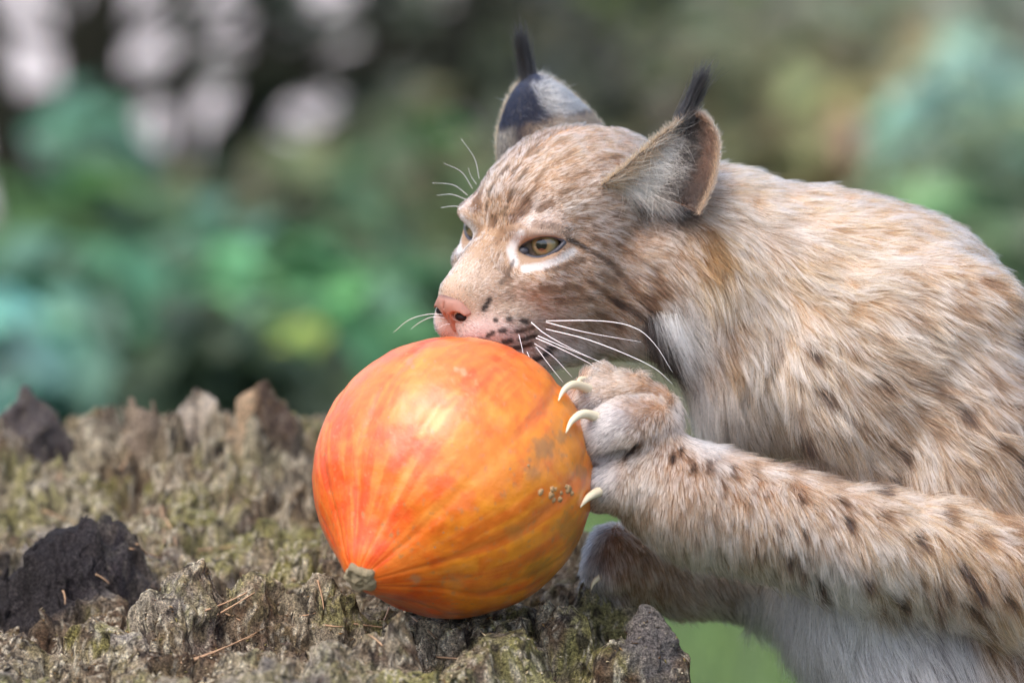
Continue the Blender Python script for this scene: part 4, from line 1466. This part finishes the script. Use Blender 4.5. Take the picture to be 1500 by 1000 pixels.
M_EYE = eye_material()
M_LID = Mat('eyelid_skin', 0.35, 0.5)
M_LID.color(M_LID.ramp(M_LID.noise(700, 3).outputs[0], [(0.3, (.035, .03, .035)), (0.7, (.10, .10, .125))]))
for s_ in (1, -1):
    g, h, v = eye_frame(s_)
    look = g + h * (0.02 * s_) + v * 0.02
    look = look * 1.0 + np.array([0.12, -0.16 * s_, 0.0])
    look /= np.linalg.norm(look)
    sv, sf = uv_sphere()
    bulge = np.where(sv[:, 2:] > 0.55, 1.0 + 0.10 * smooth(0.55, 1.0, sv[:, 2:]), 1.0)
    o = mesh_obj('eye', sv * bulge * EYE_R * HS * S, sf, M_EYE)
    zaxis = Vector(Wd(HB @ look))
    o.rotation_mode = 'QUATERNION'
    o.rotation_quaternion = zaxis.to_track_quat('Z', 'Y')
    o.location = W(from_head(EYE * np.array([1, s_, 1])))
    bpy.context.view_layer.update()
    child_of(o, lynx)
    # wet dark rim along the opening, lying on the ball
    ts = np.linspace(0, 2 * np.pi, 60, endpoint=False)
    x = np.cos(ts)
    prof = np.maximum(1 - x * x, 0) ** 0.8
    hh = x * (ALM_W + 0.5) + ALM_OFF
    vv = np.where(np.sin(ts) > 0, (ALM_UP + 0.5) * prof * (1 + 0.15 * x), -(ALM_LO + 0.5) * prof * (1 - 0.15 * x))
    rr = EYE_R + 2.5
    gg = np.sqrt(np.maximum(rr ** 2 - (hh * 0.72) ** 2 - vv ** 2, 30))
    rim = from_head(EYE * np.array([1, s_, 1]) + hh[:, None] * h + vv[:, None] * v + gg[:, None] * g)
    rim = np.vstack([rim, rim[:2]])
    thick = np.append(np.where(np.sin(ts) < 0, 3.6, 3.2) + 1.6 * smooth(-0.5, -0.95, x), [3.2, 3.2])
    tv, tf = tube(W(rim), thick * S, 8)
    child_of(mesh_obj('eyelid', tv, tf, M_LID.m), lynx)
    # inner corner (third eyelid)
    cp = EYE * np.array([1, s_, 1]) - 35 * h - 4.0 * v + 13 * g
    c3 = from_head(cp)
    fv = sv * np.array([9.0, 6.5, 5.0]) @ np.stack([HB @ h, HB @ v, HB @ g]) + c3
    child_of(mesh_obj('tear_duct', W(fv), sf, M_LID.m), lynx)

# ---- nose leather
ns = Sculpt(np.arange(70, 150, 1.5), np.arange(-56, 56, 1.5), np.arange(-150, -45, 1.5))
ns.ellipsoid((104, 0, -80), (19, 27, 17), None, 8)
for s_ in (1, -1):
    ns.ellipsoid((98, 19 * s_, -92), (20, 17, 15), None, 8)
    ns.cone((92, 28 * s_, -92), 9, (80, 40 * s_, -84), 5, 6)
ns.cone((104, 0, -88), 15, (96, 0, -116), 7, 8)
for s_ in (1, -1):
    ns.ellipsoid((114, 20 * s_, -95), (14, 10.5, 7.5), None, 3, True)
    ns.cone((110, 25 * s_, -97), 5.2, (92, 44 * s_, -93), 3.4, 3, True)
ns.cone((122, 0, -78), 1.2, (108, 0, -116), 1.6, 4, True)
nv_, nf_ = ns.mesh()
nv_ = relax(nv_, nf_, 1, 0.4)
m_nose = Mat('nose_leather', 0.42, 0.45)
tcn = m_nose.n('ShaderNodeTexCoord')
nzn = m_nose.noise(420, 4, 0.6, tcn.outputs['Object'])
m_nose.color(m_nose.mix(m_nose.ramp(nzn.outputs[0], [(0.45, (0, 0, 0)), (0.8, (.6, .6, .6))]), m_nose.attr('Col'), (0.24, 0.145, 0.12)))
vor = m_nose.n('ShaderNodeTexVoronoi', Scale=900.0)
m_nose.bump(vor.outputs['Distance'], 0.25, 0.0006)
nin = np.exp(-(((nv_[:, 0] - 108) / 14) ** 2 + ((np.abs(nv_[:, 1]) - 22) / 11) ** 2 + ((nv_[:, 2] + 95) / 7) ** 2))
edge = smooth(-74, -66, nv_[:, 2])
ncol = lin((166, 120, 104)) * (1 - edge[:, None]) + lin((84, 60, 58)) * edge[:, None]
nose = child_of(mesh_obj('nose', W(from_head(nv_)), nf_, m_nose.m, None, True, ncol), lynx)
m_hole = Mat('nostril_dark', 0.6, 0.2).color((0.012, 0.006, 0.006)).m
for s_ in (1, -1):
    sv, sf = uv_sphere(20, 12)
    hv = sv * np.array([7.0, 10.5, 6.4]) + np.array([106.0, 20.0 * s_, -95.5])
    o = mesh_obj('nostril', W(from_head(hv)), sf, m_hole)
    o.parent = nose
    bpy.context.view_layer.update()
    nose_w = nose.matrix_world.copy()
    o.matrix_parent_inverse = nose_w.inverted()

# ---- ears
def ear(Lr, Rr, bowl, depth, seg=34, thick=5.0):
    """shell between two rims that meet at the tip; bowl = direction of its hollow side's depth"""
    nt = seg
    Lp = smooth_path([Q(*p) for p in Lr], nt)
    Rp = smooth_path([Q(*p) for p in Rr], nt)
    bowl = np.asarray(bowl, float)
    bowl /= np.linalg.norm(bowl)
    t = np.linspace(0, 1, nt)[:, None]
    s = np.linspace(0, 1, nt)[None, :]
    mid = Lp[:, None] * (1 - s)[..., None] + Rp[:, None] * s[..., None]
    dep = depth * np.sin(np.pi * s) ** 0.75 * (1 - t ** 2.2)
    inner = mid + bowl * dep[..., None]
    wv = np.linalg.norm(Lp - Rp, axis=1)[:, None] / np.linalg.norm(Lp[0] - Rp[0])
    back = mid + bowl * (dep + thick * (0.25 + 0.75 * np.sin(np.pi * s)))[..., None]
    back = back + (mid - mid.mean(1, keepdims=True)) * 0.03
    idx = np.arange(nt * nt).reshape(nt, nt)
    q = np.stack([idx[:-1, :-1], idx[1:, :-1], idx[1:, 1:], idx[:-1, 1:]], -1).reshape(-1, 4)
    V = np.vstack([inner.reshape(-1, 3), back.reshape(-1, 3)])
    F = [q, q[:, ::-1] + nt * nt]
    for col in (0, nt - 1):
        a = idx[:-1, col]
        b = idx[1:, col]
        F.append(np.stack([a, b, b + nt * nt, a + nt * nt], 1))
    return V, np.vstack(F), q, idx, t, s


def grow(V, q, dens, up):
    """roots and outward normals on one side of an ear shell"""
    tri, w3 = sample_mesh(V, q, np.full(len(q), dens))
    vn = normals(V, q)
    r = (V[tri] * w3[..., None]).sum(1)
    nn = (vn[tri] * w3[..., None]).sum(1)
    nn /= np.linalg.norm(nn, axis=1)[:, None] + 1e-9
    if (nn.mean(0) @ up) < 0:
        nn = -nn
    return r, nn, tri, w3


def colors(n, base, var=0.35, pale=0.0):
    c = np.tile(lin(base), (n, 1)) * rng.uniform(1 - var, 1 + var, n)[:, None]
    return np.clip(c, .003, .9)


m_ear = Mat('ear_skin', 0.8, 0.2)
m_ear.color(m_ear.attr('Col'))


def build_ear(Lr, Rr, bowl, depth, inside_seen, tuft_root, tuft_tip, back_skin=(60, 58, 62)):
    V, F, q, idx, t, s = ear(Lr, Rr, bowl, depth)
    nt = len(t)
    tt = np.broadcast_to(t, (nt, nt)).ravel()
    ss = np.broadcast_to(s, (nt, nt)).ravel()
    base = np.where((tt > 2)[:, None], 0, np.tile(lin((120, 92, 74)), (nt * nt, 1)))
    e = child_of(mesh_obj('ear', W(V), F, m_ear.m, None, True, np.vstack([base * 0.6, base * 0 + lin(back_skin)])), lynx)
    bowl = np.asarray(bowl, float) / np.linalg.norm(bowl)
    nn2 = nt * nt
    tip = Q(*tuft_root)

    def coat_side(off, dens, up, inside):
        r, nrm_, tri, w3 = grow(V[off:off + nn2], q, dens, up)
        t_ = (tt[tri] * w3).sum(1)
        s_ = (ss[tri] * w3).sum(1)
        n = len(r)
        to_tip = tip - r
        to_tip /= np.linalg.norm(to_tip, axis=1)[:, None]
        across = (V[idx[0, -1]] - V[idx[0, 0]])
        across = across / np.linalg.norm(across)
        if inside:
            # long pale hairs from the front rim sweeping over the hollow, dark short fur towards the back rim
            a = smooth(0.50, 0.32, s_ - 0.10 * (vnoise(r / 14, 3) - 0.5))
            rim = np.maximum(smooth(0.10, 0.03, s_), smooth(0.95, 0.99, s_))
            c = lin((196, 188, 176)) * a[:, None] + lin((84, 58, 44)) * (1 - a)[:, None]
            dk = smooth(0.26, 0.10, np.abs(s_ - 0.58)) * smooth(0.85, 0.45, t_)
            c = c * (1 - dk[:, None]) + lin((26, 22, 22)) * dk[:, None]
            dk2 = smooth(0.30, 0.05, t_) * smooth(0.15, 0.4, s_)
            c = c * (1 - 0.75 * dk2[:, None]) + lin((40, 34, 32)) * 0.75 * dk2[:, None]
            up_ = smooth(0.7, 1.0, t_)
            c = c * (1 - 0.5 * up_[:, None]) + lin((128, 100, 82)) * 0.5 * up_[:, None]
            c = c * (1 - rim[:, None]) + lin((188, 148, 112)) * rim[:, None]
            tan_ = across * (0.75 * a + 0.15)[:, None] + to_tip * (0.35 * (1 - a) + 0.12)[:, None] - np.array([0, 0, 1.0]) * (0.42 * a)[:, None]
            L_ = (42 * a * smooth(1.0, 0.5, t_) + 22) * (1 - 0.4 * rim)
            li = 0.72 - 0.2 * a
            pale = rng.random(n) < 0.25 * a
            c = c * (rng.uniform(0.3, 1.2, n) * (0.6 + 0.8 * vnoise(r / 5, 8)))[:, None]
            c[pale] = lin((232, 226, 216))
        else:
            c = np.tile(lin((20, 27, 46)), (n, 1))  # dark back fur; its blue cast is sky reflection put into the colour
            tj = t_ + 0.05 * (vnoise(r / 12, 9) - 0.5)
            band = smooth(0.74, 0.62, tj) * smooth(0.38, 0.52, s_ + 0.35 * (tj - 0.6)) * smooth(0.31, 0.37, tj)
            c = c * (1 - band[:, None]) + lin((252, 252, 254)) * band[:, None]
            low = smooth(0.34, 0.26, tj) * smooth(0.15, 0.4, s_)
            c = c * (1 - low[:, None]) + lin((190, 152, 120)) * low[:, None]
            fr = smooth(0.20, 0.05, s_) * smooth(0.36, 0.28, t_)
            c = c * (1 - fr[:, None]) + lin((222, 204, 178)) * fr[:, None]
            tan_ = to_tip
            L_ = np.full(n, 12.0)
            li = np.full(n, 0.35)
            c = c * rng.uniform(0.6, 1.1, n)[:, None]
        L_ = L_ * rng.uniform(0.6, 1.3, n)
        tan_ = tan_ + 0.25 * rng.normal(0, 1, (n, 3))
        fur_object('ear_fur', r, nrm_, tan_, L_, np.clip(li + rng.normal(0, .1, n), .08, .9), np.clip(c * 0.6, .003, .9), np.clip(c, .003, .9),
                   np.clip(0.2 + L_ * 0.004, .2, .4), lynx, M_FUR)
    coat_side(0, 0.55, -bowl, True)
    coat_side(nn2, 0.5, bowl, False)
    # fringe along both rims
    for ci, cbase in ((0, (190, 152, 116)), (nt - 1, (150, 122, 100))):
        edge_ = V[idx[:, ci]]
        n = 900
        u_ = rng.random(n) ** 0.9 * (nt - 1.001)
        i_ = u_.astype(int)
        r = edge_[i_] + (edge_[i_ + 1] - edge_[i_]) * (u_ - i_)[:, None]
        along = edge_[np.minimum(i_ + 2, nt - 1)] - edge_[i_]
        along /= np.linalg.norm(along, axis=1)[:, None] + 1e-9
        outw = r - V[idx[i_, nt // 2]]
        outw /= np.linalg.norm(outw, axis=1)[:, None] + 1e-9
        nr_ = outw * 0.5 - bowl * rng.uniform(-0.6, 0.7, n)[:, None]
        nr_ /= np.linalg.norm(nr_, axis=1)[:, None]
        c = lin(cbase) * rng.uniform(.45, 1.2, n)[:, None]
        fur_object('ear_fur', r, nr_, along + rng.normal(0, .3, (n, 3)), rng.uniform(7, 15, n), np.clip(rng.normal(.5, .15, n), .1, .9), np.clip(c * .7, .003, .9), np.clip(c, .003, .9),
                   np.full(n, 0.3), lynx, M_FUR)
    # tuft
    n = 620
    a, b = Q(*tuft_root), Q(*tuft_tip)
    ax = b - a
    Lt = np.linalg.norm(ax)
    ax = ax / Lt
    r = a + rng.normal(0, 1, (n, 3)) * np.array([6, 5, 5]) - ax * rng.uniform(0, 26, n)[:, None]
    dirs = ax + rng.normal(0, 0.16, (n, 3))
    dirs /= np.linalg.norm(dirs, axis=1)[:, None]
    inward = (a + ax * Lt * 1.3 + rng.normal(0, 4.0, (n, 3))) - r
    inward /= np.linalg.norm(inward, axis=1)[:, None]
    LL = Lt * rng.uniform(0.5, 1.18, n)
    c = np.tile(lin((14, 12, 13)), (n, 1)) * rng.uniform(0.5, 1.4, n)[:, None]
    fur_object('ear_tuft', r, inward, dirs, LL, np.full(n, 0.75), c, c, np.full(n, 0.5), lynx, M_FUR, droop=0.0, wav=0.06, straight=True)
    return e


build_ear([(880, 272, 74), (922, 238, 80), (968, 197, 100), (1013, 163, 122)],
          [(1024, 316, 30), (1046, 264, 46), (1052, 208, 80), (1036, 174, 110), (1013, 163, 122)],
          (0.30, 0.92, 0.1), 54, True, (1006, 168, 122), (1037, 92, 128))
build_ear([(732, 250, 285), (730, 200, 285), (747, 143, 292), (776, 107, 300)],
          [(896, 206, 340), (866, 166, 330), (818, 124, 312), (776, 107, 300)],
          (0.15, -0.95, 0.1), 46, False, (773, 116, 298), (760, 36, 296))

# ---- whiskers
M_WHISK = Mat('whisker', 0.35, 0.5)
M_WHISK.color((0.82, 0.82, 0.84))
WHISK = [  # polylines in photo pixels with depth
    [(800, 470, 60), (880, 470, 20), (930, 480, 0), (960, 505, -15), (985, 545, -25)],
    [(800, 472, 58), (860, 487, 25), (940, 501, 5)],
    [(800, 482, 55), (860, 497, 20), (920, 520, -5), (960, 540, -20), (985, 562, -30)],
    [(778, 472, 50), (800, 490, 35), (840, 512, 15), (885, 533, 0)],
    [(788, 492, 50), (830, 510, 25), (880, 530, 5)],
    [(785, 495, 50), (815, 508, 30), (860, 530, 12), (870, 538, 10)],
    [(783, 503, 48), (810, 522, 25), (838, 552, 5)],
    [(760, 490, 35), (764, 506, 20), (770, 535, -5)],
    [(740, 508, 30), (745, 519, 18), (749, 528, 8)],
    [(772, 515, 40), (778, 530, 20), (785, 556, 0)],
    [(785, 508, 45), (805, 535, 20), (825, 560, 5)],
    [(660, 462, 70), (630, 460, 70), (600, 468, 75), (576, 487, 85)],
    [(662, 468, 70), (635, 464, 75), (615, 472, 82), (602, 482, 90)],
    [(663, 474, 72), (650, 476, 75), (640, 482, 80)],
    [(702, 262, 150), (695, 232, 140), (676, 204, 130)],
    [(692, 276, 150), (676, 252, 140), (650, 239, 130)],
    [(685, 286, 155), (664, 271, 145), (633, 268, 135)],
    [(682, 292, 155), (662, 285, 145), (640, 286, 138)],
    [(680, 304, 158), (664, 302, 150), (646, 304, 145)],
    [(698, 270, 150), (690, 258, 145), (686, 246, 140)]]
for i, wp in enumerate(WHISK):
    p = smooth_path([Q(*a) for a in wp], 16)
    r0 = 0.8 if i < 6 else 0.5
    tv, tf = tube(W(p), np.linspace(r0, 0.18, 16) * S, 6)
    child_of(mesh_obj('whisker', tv, tf, M_WHISK.m), lynx)

# ---- claws
M_CLAW = Mat('claw_horn', 0.35, 0.5)
ncl = M_CLAW.noise(260, 3)
M_CLAW.color(M_CLAW.ramp(ncl.outputs[0], [(0.3, lin((206, 188, 150))), (0.7, lin((236, 226, 200)))]))
for pts, r0 in (([(868, 572, 5), (842, 563, -42), (826, 571, -76), (818, 587, -97)], 7.6),
                ([(886, 616, -42), (856, 606, -80), (838, 616, -107), (829, 634, -122)], 8.2),
                ([(886, 716, -42), (868, 724, -80), (857, 733, -92), (850, 743, -98)], 7.6),
                ([(868, 560, 30), (852, 555, 2), (846, 561, -22), (843, 572, -38)], 5.0),
                ([(888, 838, 112), (876, 846, 94), (868, 855, 90), (866, 864, 90)], 5.5)):
    p = smooth_path([Q(*a) for a in pts], 14)
    tv, tf = tube(W(p), (r0 * (1 - np.linspace(0, 1, 14) ** 1.6 * 0.88)) * S, 10)
    child_of(mesh_obj('claw', tv, tf, M_CLAW.m), lynx)


# ------------------------------------------------------------------ pine needles and crumbs on the stump
M_NEED = Mat('dry_needle', 0.6, 0.3)
nn_ = M_NEED.noise(120, 3)
M_NEED.color(M_NEED.ramp(nn_.outputs[0], [(0.3, (.30, .17, .09)), (0.7, (.56, .38, .24))]))
NEED = [((62, 748), (110, 766)), ((182, 818), (245, 800)), ((190, 806), (240, 822)), ((236, 745), (240, 800)), ((243, 762), (258, 800)), ((290, 806), (345, 800)),
        ((300, 835), (342, 806)), ((250, 826), (310, 816)), ((300, 895), (362, 868)), ((316, 902), (373, 868)), ((465, 850), (474, 893)), ((265, 974), (372, 934)),
        ((285, 972), (376, 932)), ((8, 945), (38, 912)), ((92, 866), (95, 886)), ((518, 914), (560, 919)), ((570, 892), (559, 916)), ((604, 908), (640, 940)), ((600, 928), (622, 908)),
        ((640, 968), (705, 976)), ((476, 916), (502, 918)), ((84, 704), (92, 680)), ((176, 690), (190, 660)), ((330, 900), (352, 910)), ((140, 842), (160, 856)), ((560, 946), (540, 930)),
        ((215, 752), (218, 772)), ((90, 765), (70, 752)), ((430, 905), (462, 898)), ((200, 800), (222, 828))]
for i, (a, b) in enumerate(NEED):
    pts = []
    bend = rng.uniform(-3, 3)
    for t in np.linspace(0, 1, 7):
        h, nrm_ = on_stump(a[0] + (b[0] - a[0]) * t, a[1] + (b[1] - a[1]) * t + bend * math.sin(math.pi * t))
        if h is None:
            continue
        pts.append(np.array(h))
    if len(pts) < 4:
        continue
    pts = np.array(pts)
    line = pts[0] + (pts[-1] - pts[0]) * np.linspace(0, 1, len(pts))[:, None]
    if np.abs(pts[:, 1] - line[:, 1]).max() > 0.06:
        continue
    lift = max((pts[:, 2] - line[:, 2]).max(), 0)
    line[:, 2] += lift * 0.5 + 0.0008
    line[:, 0] += 0.0012 * np.sin(np.linspace(0, 3, len(pts)))
    p = smooth_path(line * 0.65 + pts * 0.35, 14)
    tv, tf = tube(p, np.linspace(0.0008, 0.0004, 14), 6)
    o = mesh_obj('pine_needle', tv, tf, M_NEED.m)
    mx_, my_ = (a[0] + b[0]) / 2, (a[1] + b[1]) / 2
    if mx_ > 510:
        lab = 'dry pine needle on the stump just under the pumpkin'
    elif my_ > 925 and mx_ > 200:
        lab = 'long pale pine needle lying across the front slope of the stump'
    elif mx_ < 165:
        lab = 'dry pine needle beside the charred black lump on the stump'
    elif my_ < 835:
        lab = 'tan pine needle heaped in the hollow behind the front ridge of the stump'
    elif mx_ > 420:
        lab = 'thin pine needle on the stump beside the corky stem end of the pumpkin'
    else:
        lab = 'dry pine needle on the lichen-covered front ridge of the stump'
    tag(o, lab, 'needle', 'dry pine needles on the stump')
# crumbs of rotten wood: too many to count
fc_ = P3[SF].mean(1)
char_ = at_y(110, 800, .11)
m_ = (fc_[:, 2] > 0.40) & (fc_[:, 0] > -0.43) & (np.hypot(fc_[:, 0] - char_[0], (fc_[:, 1] - char_[1]) * 1.2) > 0.075)
ar = np.where(m_, np.linalg.norm(np.cross(P3[SF[:, 1]] - P3[SF[:, 0]], P3[SF[:, 3]] - P3[SF[:, 0]]), axis=1), 0)
nc = 9000
pick = rng.choice(len(fc_), nc, p=ar / ar.sum())
cc = fc_[pick] + np.array([0, 0, 0.0006])
dirs = rng.normal(0, 1, (nc, 3)) * np.array([1, 1, 0.45])
dirs /= np.linalg.norm(dirs, axis=1)[:, None]
up_ = rng.normal(0, .4, (nc, 3)) + np.array([0, 0, 1.0])
sd_ = np.cross(dirs, up_)
sd_ /= np.linalg.norm(sd_, axis=1)[:, None]
ln_ = rng.uniform(0.0008, 0.0035, nc) * np.where(rng.random(nc) < 0.06, 2.0, 1)
wd_ = rng.uniform(0.0003, 0.0011, nc)
nk_ = np.cross(sd_, dirs)
V_ = np.stack([cc - dirs * ln_[:, None], cc + sd_ * wd_[:, None], cc + dirs * ln_[:, None], cc - sd_ * wd_[:, None], cc + nk_ * wd_[:, None] * 0.8], 1).reshape(-1, 3)
i_ = np.arange(nc)[:, None] * 5
F_ = np.vstack([i_ + np.array([[0, 1, 4]]), i_ + np.array([[1, 2, 4]]), i_ + np.array([[2, 3, 4]]), i_ + np.array([[3, 0, 4]]), i_ + np.array([[0, 2, 1]]), i_ + np.array([[0, 3, 2]])])
pal = lin(np.array([(178, 162, 130), (150, 122, 84), (96, 72, 50), (196, 184, 160), (128, 118, 76), (70, 58, 50)], float))
m_cr = Mat('wood_crumb', 0.9, 0.1)
m_cr.color(m_cr.attr('Col'))
tag(mesh_obj('wood_crumbs', V_, F_, m_cr.m, None, False, np.repeat(pal[rng.integers(0, 6, nc)], 5, axis=0)),
    'loose crumbs and splinters of rotten wood scattered over the stump', 'crumbs', kind='stuff')
